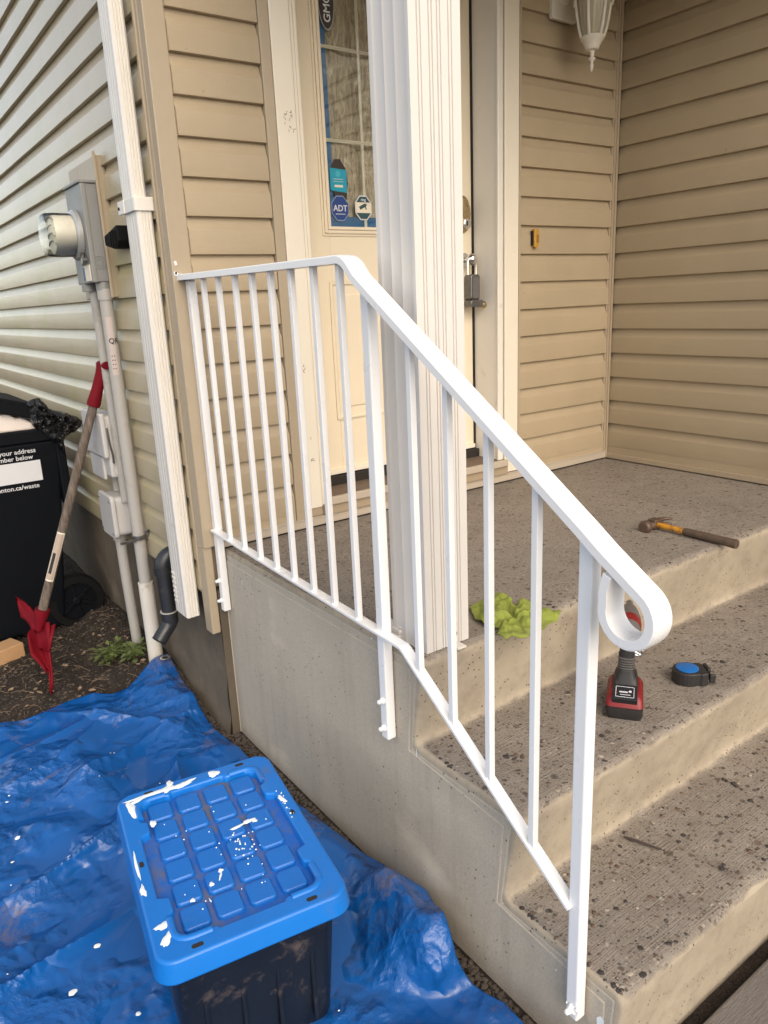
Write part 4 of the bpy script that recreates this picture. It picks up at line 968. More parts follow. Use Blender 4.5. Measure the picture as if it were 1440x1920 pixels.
# ------------------------------------------------------------------ shovel
def shovel():
    t = thing('snow_shovel', 'red snow shovel with a worn wooden handle leaning against the conduit', 'shovel', (-22.5, 7.5, -6.3))
    A = Vector((-22.35, 7.6, -3.35)); B = Vector((-19.55, 6.75, 4.3)); d = (B - A).normalized()
    m = M(); m.tube([A - d * .5, A + d * 2.5, A + d * 5, B], [.17, .165, .16, .155], 16); m.build('handle', mat_handle, t, smooth=60)
    m = M(); G = B - d * .35
    m.tube([G, G + d * .1, G + d * .6, G + d * 1.2, G + d * 1.55], [.22, .24, .2, .2, .24], 14)
    gg = G + d * 1.5; m.tube([gg + Vector((0, -.45, .0)), gg + Vector((0, -.3, .0)), gg + Vector((0, .45, 0))], .14, 10); m.build('grip', mat_red, t, smooth=60)
    # sticker on handle
    cam_v = (Vector(CP) - A).normalized(); s_ = d.cross(cam_v).normalized(); n_ = s_.cross(d).normalized()
    def onh(a, l, r=.172): return A + d * l + (s_ * math.sin(a) + n_ * math.cos(a)) * r * (-1 if False else 1)
    sgn = 1 if n_.dot(cam_v) > 0 else -1
    def onh(a, l, r=.172): return A + d * l + (s_ * math.sin(a) + n_ * sgn * math.cos(a)) * r
    for nm, l0, l1, a0, a1, mt, r in (('sticker', 1.2, 3.1, -62, 42, mat_cream_print, .172), ('sticker_face', 1.26, 3.04, -54, 34, mat_sticker, .175), ('sticker_mark', 1.5, 2.3, -40, -5, mat_ink, .178)):
        m = M(); vs = []
        for l in (l0, l1): vs += [onh(R_(a0 + (a1 - a0) * k / 8), l, r) for k in range(9)]
        m.add(vs, [(k, k + 1, 10 + k, 9 + k) for k in range(8)]); m.build(nm, mt, t, smooth=180)
    # blade: two flared wings with folded back ribs; corners located on the ground and in the air
    q = lambda px, py, y: ray_pt(px, py, y)
    S0 = q(78, 1160, 7.7); S1 = q(106, 1166, 7.5)
    def plate(name, pts, tris, th=.07):
        m = M(); m.add(pts, tris); o = m.build(name, mat_red, t); s = o.modifiers.new('solid', 'SOLIDIFY'); s.thickness = th * U; s.offset = 0
        b = o.modifiers.new('bevel', 'BEVEL'); b.width = .015 * U; b.segments = 2
        o.data.polygons.foreach_set('use_smooth', [False] * len(o.data.polygons)); return o
    def strip(name, L, R, th=.06):
        m = M(); n = len(L); C_ = 5; vs = []
        for a, b in zip(L, R):
            pa_, pb_ = q(*a), q(*b)
            for c in range(C_): f_ = c / (C_ - 1); vs.append(pa_.lerp(pb_, f_) + Vector((0, .10 * math.sin(math.pi * f_), 0)))
        m.add(vs, [(k * C_ + c, k * C_ + c + 1, (k + 1) * C_ + c + 1, (k + 1) * C_ + c) for k in range(n - 1) for c in range(C_ - 1)])
        o = m.build(name, mat_red, t, smooth=60); s__ = o.modifiers.new('solid', 'SOLIDIFY'); s__.thickness = th * U; s__.offset = 0; return o
    strip('blade_wing', [(30, 1120, 9.9), (34, 1136, 9.7), (40, 1158, 9.3), (49, 1163, 9.0), (56, 1172, 8.6), (62, 1184, 8.1)], [(31, 1120, 9.9), (46, 1129, 9.4), (57, 1139, 9.0), (66, 1151, 8.6), (74, 1160, 8.2), (78, 1166, 7.9)])
    strip('blade_wing', [(52, 1189, 7.8), (55, 1210, 7.4), (59, 1229, 7.1), (70, 1240, 6.9), (80, 1251, 6.7), (88, 1263, 6.5)], [(64, 1176, 8.3), (71, 1194, 7.9), (77, 1212, 7.6), (83, 1226, 7.3), (88, 1241, 7.0), (92, 1256, 6.7)])
    strip('blade', [(64, 1176, 8.3), (71, 1194, 7.9), (77, 1212, 7.6), (83, 1226, 7.3), (88, 1241, 7.0), (92, 1256, 6.7), (94, 1278, 6.5), (94, 1298, 6.4)], [(92, 1166, 7.3), (93, 1185, 7.2), (93, 1205, 7.1), (94, 1224, 7.0), (96, 1242, 6.85), (98, 1258, 6.65), (99, 1278, 6.45), (97, 1302, 6.35)])
    strip('rib', [(66, 1190, 7.7), (72, 1215, 7.3)], [(104, 1170, 7.2), (93, 1222, 6.9)], .04)
    m = M(); m.tube([A - d * .7 + Vector((0, 0, -.1)), A - d * .1, A + d * .05], [.13, .27, .27], 14); m.build('socket', mat_red, t, smooth=50)
shovel()
m = M(); q = Matrix.Translation((-23.45, 11.2, -6.15)) @ Matrix.Rotation(R_(20), 4, 'Z'); m.box(-1.4, .55, -.5, .45, -.3, .42, q); o = m.build('wood_block', mat_wood_block, None, bevel=.04, base=(-23.6, 11.2, -6.4)); tag(o, 'short cut pine block lying on the soil below the waste cart', 'wood block')

# ------------------------------------------------------------------ tarp
def tarp():
    def yt(x):     # far edge, from the corner by the wall to the left
        pts = [(-33, 3.6), (-27, 4.6), (-24.7, 5.0), (-22.5, 5.25), (-21.2, 5.0), (-20.5, 4.75), (-20.1, 4.78), (-19.5, 4.86), (-19.0, 5.0), (-18.7, 5.0)]
        return np.interp(x, [p[0] for p in pts], [p[1] for p in pts])
    def xr(y):
        pts = [(-19, -20.2), (-15.2, -19.2), (-13.5, -18.6), (-12.6, -18.55), (-11.6, -18.9), (-10.9, -18.75), (-10.0, -18.40), (-9.2, -18.34), (-8.3, -18.33), (-7.6, -18.5), (-6.5, -18.6), (-4.2, -18.75), (-1, -18.9), (1.5, -19.0), (3, -18.85), (5.2, -18.72), (6.2, -18.7)]
        return np.interp(y, [p[0] for p in pts], [p[1] for p in pts])
    nu, nv = 420, 560
    u = np.linspace(0, 1, nu)[None, :]; v = np.linspace(0, 1, nv)[:, None]
    y = -19 + v * (5.2 + 19) + 0 * u
    x = -33 + u * (xr(y) + 33)
    top = yt(x) - 5.2
    y = y + top * v ** 3
    y = y + .12 * np.sin(x * 2.2) * np.clip((v - .9) * 10, 0, 1)
    z = np.zeros_like(x)
    # long soft folds
    for (cx, cy, ang, w_, L, h) in ((-24.5, -3.2, 28, .30, 4.5, .42), (-24.0, -5.6, 24, .28, 3.6, .5), (-25.5, 0.8, 30, .4, 5, .30), (-21.5, 2.8, -55, .35, 2.6, .30), (-23.0, 3.2, 10, .35, 3, .22), (-27, -6.5, 40, .35, 4, .4), (-20.5, -1.0, 70, .25, 3, .22), (-26, -9.5, 20, .3, 4, .35), (-20.0, -13.0, -52, .22, 3.0, .55), (-20.9, -13.3, -60, .30, 2.4, .35), (-22.5, -14.4, 10, .4, 3, .3), (-22, .6, 15, .3, 3, .25)):
        a = R_(ang); ca, sa = math.cos(a), math.sin(a)
        l = (x - cx) * ca + (y - cy) * sa; d = -(x - cx) * sa + (y - cy) * ca
        d = d + .25 * np.sin(l * .9 + cx) 
        z += h * np.exp(-np.abs(d) / w_) * np.exp(-(l / L) ** 2)
    # bulge beside the stoop, over something hidden
    bx, by = -19.15, -10.2
    rr = np.sqrt(((x - bx) / .95) ** 2 + ((y - by) / 1.45) ** 2)
    z += .95 / (1 + np.exp((rr - 1.0) * 9)) * (1 - .18 * np.abs((x - bx) * .8 + (y - by) * .5))
    rr = np.sqrt(((x + 19.3) / .6) ** 2 + ((y + 7.4) / 2.4) ** 2)
    z += .35 / (1 + np.exp((rr - 1.0) * 5))
    # crisp random creases: piecewise-linear ridges inside soft windows
    r2 = np.random.default_rng(11)
    for k in range(300):
        cx, cy = r2.uniform(-30, -18.5), r2.uniform(-17, 6); a = r2.uniform(0, math.pi); L = r2.uniform(.6, 1.9); s = r2.uniform(-.28, .28)
        d = (x - cx) * math.cos(a) + (y - cy) * math.sin(a)
        win = np.exp(-(((x - cx) ** 2 + (y - cy) ** 2) / L ** 2))
        z += s * (L * .55 - np.abs(d)) * win
    for k in range(230):
        cx, cy = r2.uniform(-30, -18.5), r2.uniform(-17, 6); a = r2.uniform(0, math.pi); L = r2.uniform(.25, .9); s = r2.uniform(-.30, .30)
        m_ = (np.abs(x - cx) < L * 2.5) & (np.abs(y - cy) < L * 2.5)
        d = (x[m_] - cx) * math.cos(a) + (y[m_] - cy) * math.sin(a)
        z[m_] += s * (L * .5 - np.abs(d)) * np.exp(-(((x[m_] - cx) ** 2 + (y[m_] - cy) ** 2) / L ** 2))
    # flatten under the tote, keep above the soil
    tx, ty = -22.35, -8.58
    q = np.clip(1.6 - np.sqrt(((x - tx) / 2.2) ** 2 + ((y - ty) / 2.9) ** 2), 0, 1)
    z = z * (1 - np.clip(q * 2, 0, 1))
    z = np.where(z < 0, z * .35, z)
    z = z + GZ + .26 + .0 * x
    a_ = np.clip((y - 1.6) / 4.0, 0, 1); z = z + .12 * a_ + .66 * a_ * a_ * (3 - 2 * a_) * np.clip((x + 21) / 1.8, 0, 1)
    # stay clear of the stoop wall
    P = np.stack([x, y, z], -1)
    t = thing('blue_tarp', 'crumpled blue plastic tarp with paint drips spread on the soil beside the stoop', 'tarp', (-24, -6, GZ))
    m = M(); m.grid(P); o = m.build('sheet', mat_tarp, t, smooth=22); sdf = o.modifiers.new('solid', 'SOLIDIFY'); sdf.thickness = .012 * U
    # grommet in the far corner
    gx, gy_, = -18.93, 4.80
    j = np.unravel_index(np.argmin((x - gx) ** 2 + (y - gy_) ** 2), x.shape); gz = z[j] + .06
    m = M(); m.lathe([(.10, 0), (.16, .02), (.20, 0), (.16, -.03), (.10, -.0)], lambda a, b, h: (x[j] + a, y[j] + b, gz + h), 20, cap=False); m.build('grommet', mat_grommet, t, smooth=60)
    M().lathe([(.105, 0), (.105, .002)], lambda a, b, h: (x[j] + a, y[j] + b, gz - .01 + h), 16).build('grommet_hole', mat_dark_gap, t)
    # paint drips
    m = M()
    def surf(px, py):
        j = np.unravel_index(np.argmin((x - px) ** 2 + (y - py) ** 2), x.shape)
        du = P[j[0], min(j[1] + 3, nu - 1)] - P[j[0], max(j[1] - 3, 0)]; dv = P[min(j[0] + 3, nv - 1), j[1]] - P[max(j[0] - 3, 0), j[1]]
        du = Vector(du).normalized(); dv = Vector(dv).normalized(); n_ = du.cross(dv).normalized(); return Vector(P[j]), du, n_.cross(du), n_
    spots = [(random.uniform(-27, -21), random.uniform(-11, 2), random.choice([.02, .03, .045])) for _ in range(22)] + [(-25.3, -1.4, .07), (-24.6, -6.3, .07), (-25.3, -7.1, .09), (-24.4, -8.4, .05), (-24.4, -3.1, .05), (-25.6, -9.4, .07)]
    for px, py, r in spots:
        c, a, b, n_ = surf(px, py); K = 12; el = random.uniform(.5, 1)
        ring = [c + n_ * .022 + a * (r * math.cos(6.283 * k / K) * random.uniform(.8, 1.2)) + b * (r * el * math.sin(6.283 * k / K) * random.uniform(.8, 1.2)) for k in range(K)]
        m.add([c + n_ * .04] + ring, [(0, 1 + k, 1 + (k + 1) % K) for k in range(K)])
    o = m.build('paint_drips', mat_splash, t, smooth=180); tag(o, kind='stuff')
tarp()

# ------------------------------------------------------------------ tote
def tote():
    c = Vector((-22.35, -8.55, -6.25)); th = R_(-9.0); t = thing('storage_tote', 'black storage tote with a paint splashed bright blue lid on the tarp', 'storage tote', c)
    Q = Matrix.Translation(c) @ Matrix.Rotation(th, 4, 'Z')
    f = lambda x, y, z: Q @ Vector((x, y, z))
    HL = 2.92        # rim height above the ground
    W2, L2 = 1.70, 2.46
    m = M(); vs = []; rings = [(-.0, .86), (.15, .87), (1.2, .91), (2.3, .945), (HL - .1, .96)]
    for z, k in rings: vs += [f(u, v, z) for u, v in rrect(2 * W2 * k * .93, 2 * L2 * k * .94, .28, 6)]
    n = 28
    m.add(vs, [(i * n + j, i * n + (j + 1) % n, (i + 1) * n + (j + 1) % n, (i + 1) * n + j) for i in range(len(rings) - 1) for j in range(n)] + [tuple(range(n))])
    m.build('body', mat_tote, t, smooth=50)
    for k in range(4):      # vertical ribs and lip under the lid
        for sy in (-1, 1): M().box(-1.0 + k * .66 - .05, -1.0 + k * .66 + .05, sy * (L2 * .86) - .05, sy * (L2 * .86) + .05, .3, HL - .3, Q).build('body_rib', mat_tote, t, bevel=.03)
    # lid
    bm = bmesh.new()
    outer = rrect(2 * W2, 2 * L2, .34, 8)
    def side(s):  # long side outline, inner, going +y for s=+1
        return [(1.34, -1.66), (1.34, -1.42), (1.22, -1.34), (1.22, -.98), (1.42, -.90), (1.42, .90), (1.22, .98), (1.22, 1.34), (1.34, 1.42), (1.34, 1.66)]
    inner = [(1.22, -1.92)] + side(1) + [(1.22, 1.92), (1.0, 2.04), (.62, 2.02), (.58, 2.10), (-.58, 2.10), (-.62, 2.02), (-1.0, 2.04), (-1.22, 1.92)] + [(-x, y) for x, y in reversed(side(1))] + [(-1.22, -1.92), (-1.0, -2.04), (-.62, -2.02), (-.58, -2.10), (.58, -2.10), (.62, -2.02), (1.0, -2.04)]
    ZT, ZF, ZS = HL + .28, HL + .12, HL - .14
    def loop(pts, z): return [bm.verts.new((u, v, z)) for u, v in pts]
    o_t = loop(outer, ZT); i_t = loop(inner, ZT)
    eds = [bm.edges.new((l[k], l[(k + 1) % len(l)])) for l in (o_t, i_t) for k in range(len(l))]
    bmesh.ops.triangle_fill(bm, use_beauty=True, edges=eds)
    i_f = loop([(x * .985, y * .99) for x, y in inner], ZF)
    for k in range(len(inner)): bm.faces.new((i_t[k], i_t[(k + 1) % len(inner)], i_f[(k + 1) % len(inner)], i_f[k]))
    o_m = loop(rrect(2 * W2 + .05, 2 * L2 + .05, .36, 8), ZT - .12); o_b = loop(rrect(2 * W2 + .14, 2 * L2 + .14, .38, 8), ZS)
    o_i = loop(rrect(2 * W2 - .1, 2 * L2 - .1, .3, 8), ZS)
    for A, B in ((o_t, o_m), (o_m, o_b), (o_b, o_i)):
        for k in range(len(outer)): bm.faces.new((A[k], A[(k + 1) % len(outer)], B[(k + 1) % len(outer)], B[k]))
    bmesh.ops.recalc_face_normals(bm, faces=bm.faces)
    mm = M(); bm.verts.index_update(); mm.add([f(*v.co) for v in bm.verts], [tuple(v.index for v in fc.verts) for fc in bm.faces]); bm.free()
    lid = mm.build('lid', mat_lid, t, bevel=.045, smooth=30, seg=3)
    fl = M(); fl.prism([(x * 1.01, y * 1.01) for x, y in inner], ZF - .1, ZF, lambda u, v, d: f(u, v, d)); fl.build('recess_floor', mat_lid_dirt, lid)
    pitchx, pitchy = .60, .645
    for i in range(4):
        for j in range(6):
            cx, cy = (i - 1.5) * pitchx, (j - 2.5) * pitchy + .05
            m = M(); a = rrect(.50, .55, .09, 5, cx, cy); b = rrect(.44, .49, .08, 5, cx, cy)
            K = len(a); m.add([f(u, v, ZF) for u, v in a] + [f(u, v, ZF + .06) for u, v in [(cx + (p - cx) * .97, cy + (q - cy) * .97) for p, q in a]] + [f(u, v, ZF + .085) for u, v in b], [(r * K + k, r * K + (k + 1) % K, (r + 1) * K + (k + 1) % K, (r + 1) * K + k) for r in (0, 1) for k in range(K)] + [tuple(2 * K + k for k in range(K))])
            m.build('raised_pad', mat_pad, lid, smooth=35)
    # raised corner ridges
    for sx in (-1, 1):
        for sy in (-1, 1):
            pts = [f(sx * 1.33, sy * 1.50, ZT + .0)] + [f(sx * (1.05 + .28 * math.cos(R_(a))), sy * (1.82 + .26 * math.sin(R_(a))), ZT + .0) for a in (0, 22, 45, 68, 90)] + [f(sx * .72, sy * 2.08, ZT + .0)]
            M().tube([p - Vector((0, 0, .03)) for p in pts], .075, 10).build('corner_ridge', mat_lid, lid, smooth=60)
    for sx, sy, w_, h_ in ((-1, -1, .2, .09), (1, -1, .2, .09), (-1, 1, .2, .09), (1, 1, .2, .09)):
        M().prism(rrect(w_, h_, .04, 4, sx * 1.02, sy * 2.30), ZT - .02, ZT + .004, lambda u, v, d: f(u, v, d)).build('slot', mat_dark_gap, lid)
    for sx in (-1, 1): M().prism(rrect(.08, .16, .035, 4, sx * 1.53, .1), ZT - .02, ZT + .004, lambda u, v, d: f(u, v, d)).build('slot', mat_dark_gap, lid)
    # paint
    m = M()
    def blob(x, y, rx, ry, ang=0, z=None, jag=.25):
        K = 22; ph = random.uniform(0, 6); ring = []
        if z is None: z = ZT
        for k in range(K):
            a = 6.283 * k / K; r = 1 + jag * math.sin(3 * a + ph) * .6 + jag * random.uniform(-.6, .6)
            u, v = rx * r * math.cos(a), ry * r * math.sin(a); ca, sa = math.cos(R_(ang)), math.sin(R_(ang))
            ring.append((x + u * ca - v * sa, y + u * sa + v * ca))
        m.add([f(x, y, z + .018)] + [f(u * .0 + x + (u - x) * .8, y + (v - y) * .8, z + .015) for u, v in ring] + [f(u, v, z + .003) for u, v in ring], [(0, 1 + k, 1 + (k + 1) % K) for k in range(K)] + [(1 + k, 1 + K + k, 1 + K + (k + 1) % K, 1 + (k + 1) % K) for k in range(K)])
    blob(-1.42, 1.86, .09, .34, 10); blob(-1.0, 2.22, .50, .06, 2); blob(-1.25, 2.16, .24, .07, 20); blob(-.56, 2.36, .16, .07, 70); blob(-.62, 2.22, .14, .10, 20); blob(-.30, 2.22, .30, .085, 12); blob(.42, 2.26, .13, .12, 0)
    blob(-1.12, 1.2, .06, .11, 0, ZT); blob(-1.62, .1, .03, .42, 0); blob(-1.62, -.6, .05, .16, 0); blob(-1.45, -1.60, .15, .08, 10); blob(-1.45, -1.92, .07, .17, -30)
    blob(.42, .32, .19, .035, 12, ZF + .085); blob(.66, .38, .14, .055, 8, ZF + .085); blob(.78, .33, .05, .05, 0, ZF + .085); blob(1.48, .62, .05, .16, 12)
    blob(-.86, -1.2, .045, .05, 0, ZF + .085); blob(-.22, -.72, .05, .05, 0, ZF + .085); blob(-.26, -.86, .02, .11, -25, ZF + .085); blob(-.46, -.98, .045, .06, 0, ZF + .085); blob(-.58, -1.36, .01, .06, 10, ZF + .085)
    for _ in range(34): blob(.38 + random.gauss(0, .16), -.22 + random.gauss(0, .26), *( [random.uniform(.006, .022)] * 2), 0, ZF + .085, .1)
    for _ in range(24): blob(random.uniform(-1, 1), random.uniform(-1.5, 1.6), *( [random.uniform(.006, .016)] * 2), 0, ZF + .085, .1)
    for _ in range(14): blob(1.5 + random.gauss(0, .05), .5 + random.gauss(0, .3), *( [random.uniform(.006, .022)] * 2), 0, ZT, .1)
    o = m.build('paint_splashes', mat_splash, lid, smooth=180); tag(o, kind='stuff')
tote()

# ------------------------------------------------------------------ things on the steps
def rag():
    out = [(883, 1136), (895, 1126), (918, 1122), (938, 1111), (951, 1113), (953, 1128), (968, 1134), (978, 1127), (1000, 1125), (1012, 1140), (1030, 1141), (1051, 1144), (1050, 1156), (1030, 1166), (1012, 1180), (990, 1188), (965, 1197), (946, 1196), (933, 1187), (937, 1175), (925, 1168), (908, 1168), (890, 1156)]
    Fz = Vector(CP)
    def gp(px, py, z):
        d = rm @ Vector(((px - 720) / 1397.42, -(py - 960) / 1397.42, -1)); return Fz + d * ((z - Fz.z) / d.z)
    O = [gp(a, b, .12) for a, b in out]; n0 = len(O); K = 9; O = [O[i // K].lerp(O[(i // K + 1) % n0], (i % K) / K) for i in range(n0 * K)]; n = len(O)
    C0 = gp(962, 1156, .12); R0 = 60; vs = []
    for k in range(R0 + 1):
        s_ = k / R0
        for i in range(n):
            p = C0.lerp(O[i], s_); a = 6.2832 * i / n
            q = Vector((p.x * 1.7, p.y * 1.7, 0)); aa = a + .9 * noise.noise(q * 1.2)
            ridge = (1 - abs(math.sin(aa * 2.5 + 1.5 * s_))) ** 1.4 * .15 * min(1, s_ * 3) * (1 - .55 * s_)
            fold = (.34 - abs(noise.noise(q * 1.15 + Vector((3, 1, 0))))) * .36 + (.3 - abs(noise.noise(q * 2.4))) * .12 + .012 * noise.noise(q * 9)
            rim = .10 * s_ ** 6 * max(0, noise.noise(q * 2 + Vector((0, 0, 5))))
            z = .06 + max(0, ridge + fold * (1 - s_ ** 5)) + rim - .16 * math.exp(-(s_ / .10) ** 2)
            vs.append((p.x + .08 * noise.noise(q * 2.2), p.y + .08 * noise.noise(q * 2.2 + Vector((7, 0, 0))), max(.035, z)))
    m = M(); m.add(vs, [(k * n + i, k * n + (i + 1) % n, (k + 1) * n + (i + 1) % n, (k + 1) * n + i) for k in range(R0) for i in range(n)])
    o = m.build('cleaning_rag', mat_rag, None, smooth=180, base=(C0.x, C0.y, 0)); tag(o, 'crumpled lime green microfibre rag on the landing edge right of the column', 'rag')
    sd_ = o.modifiers.new('solid', 'SOLIDIFY'); sd_.thickness = .03 * U; sd_.offset = 1
rag()
def hammer():
    A = Vector((-7.30, -7.70, .15)); B = Vector((-7.28, -10.35, .13)); d = (B - A).normalized()
    t = thing('hammer', 'old claw hammer with a yellow neck and dark worn grip lying on the landing', 'hammer', (-7.3, -9, 0))
    m = M(); m.tube([A, A + d * .5, A + d * 1.05], [.085, .085, .095], 14); m.build('handle', mat_ham_yellow, t, smooth=50)
    m = M(); m.tube([A + d * 1.0, A + d * 1.08, A + d * 1.6, A + d * 2.3, A + d * 2.6, B], [.10, .115, .12, .125, .14, .13], 18); m.build('grip', mat_ham_grip, t, smooth=50)
    m = M(); m.tube([A + Vector((-.1, -.05, 0)), A + Vector((-.32, 0, 0)), A + Vector((-.36, 0, 0))], [.12, .12, .16], 14); m.tube([A + Vector((-.36, 0, 0)), A + Vector((-.52, 0, 0)), A + Vector((-.56, 0, 0))], [.20, .20, .16], 16); m.box(A.x - .16, A.x + .16, A.y - .14, A.y + .14, .03, .32); m.build('head', mat_ham_steel, t, bevel=.02, smooth=40)
    m = M()
    for s in (-1, 1):
        pts = [A + Vector((.12, 0, s * .05)), A + Vector((.32, .03, s * .07)), A + Vector((.50, -.05, s * .09)), A + Vector((.62, -.2, s * .10))]
        m.tube(pts, [.11, .08, .06, .03], 8)
    m.build('claw', mat_ham_steel, t, smooth=50)
hammer()
def tapem():
    c = Vector((-11.38, -11.62, -2.15)); Q = Matrix.Translation(c) @ Matrix.Rotation(R_(-38), 4, 'Z') @ Matrix.Scale(.88, 4); f = lambda x, y, z: Q @ Vector((x, y, z))
    t = thing('tape_measure', 'black tape measure with a blue disc lying flat on the upper step', 'tape measure', c)
    poly = [(.42 * math.cos(R_(a)), .38 * math.sin(R_(a))) for a in range(60, 301, 15)] + [(.27, -.38), (.46, -.32), (.48, .27), (.36, .36)]
    m = M(); m.prism(poly, .03, .40, lambda u, v, d: f(u, v, d)); m.build('case', mat_tool_black, t, bevel=.05, seg=3)
    m = M(); m.lathe([(.30, .40), (.30, .43), (.27, .445)], lambda a, b, h: f(a - .02, b, h), 30); m.build('blue_disc', mat_tape_blue, t, smooth=35)
    m = M(); m.lathe([(.34, .395), (.34, .415)], lambda a, b, h: f(a - .02, b, h), 30, cap=True); m.build('disc_ring', mat_tool_black, t)
    M().box(.50, .66, -.30, -.22, .08, .34, Q).box(.50, .6, -.1, .3, .3, .40, Q).build('tab', mat_tool_black, t, bevel=.02)
    M().box(.54, .58, -.22, .1, .1, .3, Q).build('hook', mat_gunmetal, t, bevel=.01)
tapem()
def driver():
    c = Vector((-13.45, -11.35, -2.15)); Q = Matrix.Translation(c) @ Matrix.Rotation(R_(-54.5), 4, 'Z'); f = lambda x, y, z: Q @ Vector((x, y, z))
    t = thing('impact_driver', 'red and black cordless impact driver standing on its battery behind the railing curl', 'power drill', c)
    def loft(sections, name, mat, bevel=.03):
        m = M(); K = None; vs = []
        for (cx, cy, w_, l, r, z) in sections:
            pl = rrect(w_, l, r, 4, cx, cy); K = len(pl); vs += [f(u, v, z) for u, v in pl]
        m.add(vs, [(i * K + k, i * K + (k + 1) % K, (i + 1) * K + (k + 1) % K, (i + 1) * K + k) for i in range(len(sections) - 1) for k in range(K)] + [tuple(reversed(range(K))), tuple((len(sections) - 1) * K + k for k in range(K))])
        return m.build(name, mat, t, smooth=40)
    loft([(0, -.1, .74, 1.10, .1, .02), (0, -.1, .80, 1.16, .12, .1), (0, -.1, .80, 1.16, .12, .30)], 'battery', mat_tool_black)
    loft([(0, -.08, .81, 1.12, .12, .30), (0, -.05, .78, 1.05, .12, .46), (0, .0, .62, .86, .12, .58)], 'battery_top', mat_tool_red)
    loft([(0, .06, .58, .80, .08, .40), (0, .12, .54, .62, .08, .60), (0, .16, .46, .46, .08, .78)], 'foot', mat_tool_black)
    loft([(0, .12, .52, .60, .12, .60), (0, .14, .42, .50, .12, .80), (0, .16, .34, .44, .12, 1.0), (0, .2, .32, .42, .12, 1.5), (0, .22, .36, .5, .12, 1.8)], 'grip', mat_tool_black)
    for k in range(6): loft([(0, .15, .365, .46, .12, .9 + k * .06), (0, .15, .365, .46, .12, .925 + k * .06)], 'grip_rib', mat_tool_grey)
    m = M(); m.lathe([(.10, -.48), (.22, -.46), (.27, -.3), (.27, .3), (.24, .5), (.2, .75), (.14, .95), (.08, 1.1), (.08, 1.3)], lambda a, b, h: f(a, .2 + h, 1.95 + b), 24); m.build('motor_body', mat_tool_grey, t, smooth=40)
    m = M(); m.lathe([(.275, -.28), (.285, -.2), (.285, .05), (.275, .1)], lambda a, b, h: f(a, .2 + h, 1.95 + b), 24); m.build('motor_band', mat_tool_red, t, smooth=40)
    m = M(); m.tube([f(.0, .52, 1.5), f(0, .50, 1.65)], .1, 10); m.build('trigger', mat_tool_red, t, smooth=40)
    m = M(); m.tube([f(.24 + .10 * math.cos(R_(30 * k)), .3, 1.25 + .10 * math.sin(R_(30 * k))) for k in range(13)], .03, 8); m.tube([f(.16, .3, 1.25), f(.3, .3, 1.18)], .03, 8); m.build('belt_hook', mat_chrome, t, smooth=60)
    # label plate on the sloping heel of the foot
    m = M(); p = [(-.20, -.655), (.20, -.655), (.20, -.60), (-.20, -.60)]
    q = Q @ Matrix.Translation((0, -.42, .54)) @ Matrix.Rotation(R_(16), 4, 'X'); m.box(-.27, .27, -.22, .24, -.10, .04, q); m.build('label_plate', mat_ink, t, bevel=.01)
    m = M()
    for a in ((-.20, .20, -.16, -.148), (-.20, .20, .158, .17), (-.20, -.188, -.16, .17), (.188, .20, -.16, .17)): m.box(a[0], a[1], a[2], a[3], .041, .046, q)
    m.box(-.12, .06, -.02, .02, .041, .046, q); m.box(-.10, .12, -.09, -.075, .041, .046, q); m.lathe([(.035, 0), (.035, .004)], lambda a, b, h: q @ Vector((.11 + a, .03 + b, .042 + h)), 10); m.build('label_line', mat_print, t)
driver()
m = M(); m.tube([(-15.02, -12.62, -4.14), (-14.95, -12.85, -4.12), (-14.85, -13.1, -4.13), (-14.73, -13.35, -4.14)], [.02, .03, .028, .018], 7); o = m.build('twig', mat_twig, None, smooth=60, base=(-14.9, -13, -4.2)); tag(o, 'thin dark twig lying on the lowest step', 'twig')

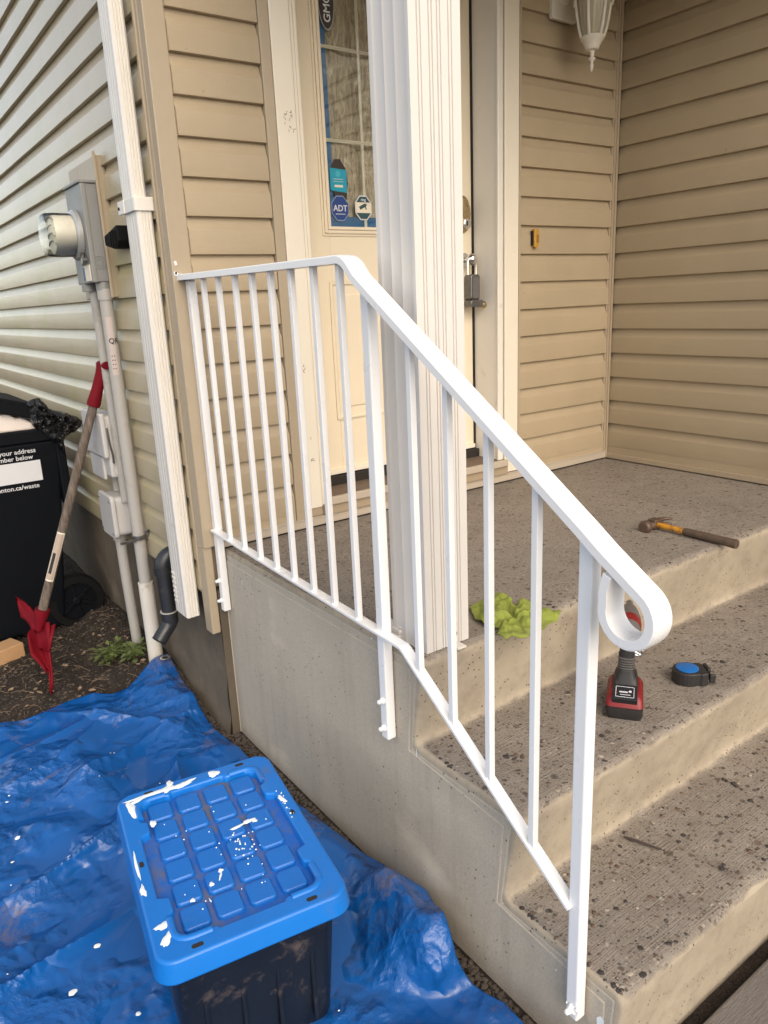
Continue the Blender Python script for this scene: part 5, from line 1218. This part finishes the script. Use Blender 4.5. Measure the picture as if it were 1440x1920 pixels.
# ------------------------------------------------------------------ small stuff on the soil
def litter():
    bm = bmesh.new(); bmesh.ops.create_icosphere(bm, subdivisions=1, radius=1); iv = [v.co.copy() for v in bm.verts]; jf = [tuple(v.index for v in f.verts) for f in bm.faces]; bm.free()
    m = M()
    def st(x, y, r):
        q = Matrix.Rotation(random.uniform(0, 6.3), 3, 'Z'); z = gh(x, y) + r * random.uniform(-.1, .4)
        m.add([Vector((x, y, z)) + q @ Vector((v.x * r * random.uniform(.8, 1.3), v.y * r * random.uniform(.7, 1), v.z * r * .6)) for v in iv], jf)
    for _ in range(4200): st(random.uniform(-25.5, -18.6), random.uniform(3.5, 20), random.choice([.02, .02, .03, .04, .06]) * random.uniform(.6, 1.3))
    for _ in range(2600):
        y = random.uniform(-15, 5); x = -18.30 - abs(random.gauss(0, .22)) if y < 0 else -18.6 - abs(random.gauss(0, .25))
        st(x, y, random.choice([.02, .03, .045, .07]) * random.uniform(.6, 1.2))
    o = m.build('gravel', simple('gravel_stone', (.085, .067, .052), .9, var=.6, vs=14), smooth=40); tag(o, 'small stones and crumbs of concrete scattered on the soil', 'gravel', kind='stuff')
    # weeds
    for k, (cx, cy, r, n) in enumerate(((-20.15, 7.5, .75, 90), (-19.62, 6.5, .42, 50))):
        t = thing('weed', ['low leafy green weed in the soil nearer the snow shovel', 'low leafy green weed in the soil close to the white sleeve'][k], 'weed', (cx, cy, GZ), 'weeds in the soil by the side wall')
        m = M(); ms = M(); Gz = gh(cx, cy)
        for _ in range(n):
            a = random.uniform(0, 6.28); d = random.uniform(.1, r); h = random.uniform(.05, .42); p = Vector((cx + d * math.cos(a), cy + d * math.sin(a), Gz + .08 + h))
            s = random.uniform(.09, .19); q = Matrix.Rotation(a, 3, 'Z') @ Matrix.Rotation(random.uniform(-.7, .5), 3, 'Y')
            pl = [(0, 0, 0), (.5, .45, .04), (.9, .55, .0), (1.4, .3, -.06), (1.8, 0, -.16), (1.4, -.3, -.06), (.9, -.55, 0), (.5, -.45, .04)]
            m.add([p + q @ (Vector(v) * s) for v in pl] + [p + q @ (Vector((.9, 0, -.05)) * s)], [(8, i, (i + 1) % 8) for i in range(8)])
            ms.tube([(cx, cy, Gz - .05), ((cx + p.x) / 2, (cy + p.y) / 2, Gz + .12 + h * .8), p], .012, 5)
        tag(m.build('leaves', mat_weed, t), kind='stuff'); tag(ms.build('stems', mat_weed, t), kind='stuff')
    # dry leaves, straws
    m = M()
    for _ in range(70):
        x, y = random.uniform(-24, -18.9), random.uniform(5.2, 14); s = random.uniform(.05, .16); q = Matrix.Rotation(random.uniform(0, 6.28), 3, 'Z') @ Matrix.Rotation(random.uniform(-.4, .4), 3, 'X')
        pl = [(0, 0, 0), (.6, .4, .2), (1.2, .5, .1), (1.9, .1, .35), (1.2, -.5, .2), (.5, -.35, .3)]
        m.add([Vector((x, y, gh(x, y) + .05)) + q @ (Vector(v) * s) for v in pl] + [Vector((x, y, gh(x, y) + .05)) + q @ (Vector((1, 0, -.15)) * s)], [(6, i, (i + 1) % 6) for i in range(6)])
    for _ in range(120):
        x, y = random.uniform(-25, -18.9), random.uniform(5.0, 12); a = random.uniform(0, 3.14); L = random.uniform(.2, .7)
        g0 = gh(x, y); m.tube([(x, y, g0 + .02), (x + L * .5 * math.cos(a), y + L * .5 * math.sin(a), g0 + .06), (x + L * math.cos(a), y + L * math.sin(a), g0 + .02)], .008, 4)
    o = m.build('dead_leaves', mat_leafd); tag(o, 'dry leaves and straws lying on the dark soil', 'leaves', kind='stuff')
litter()
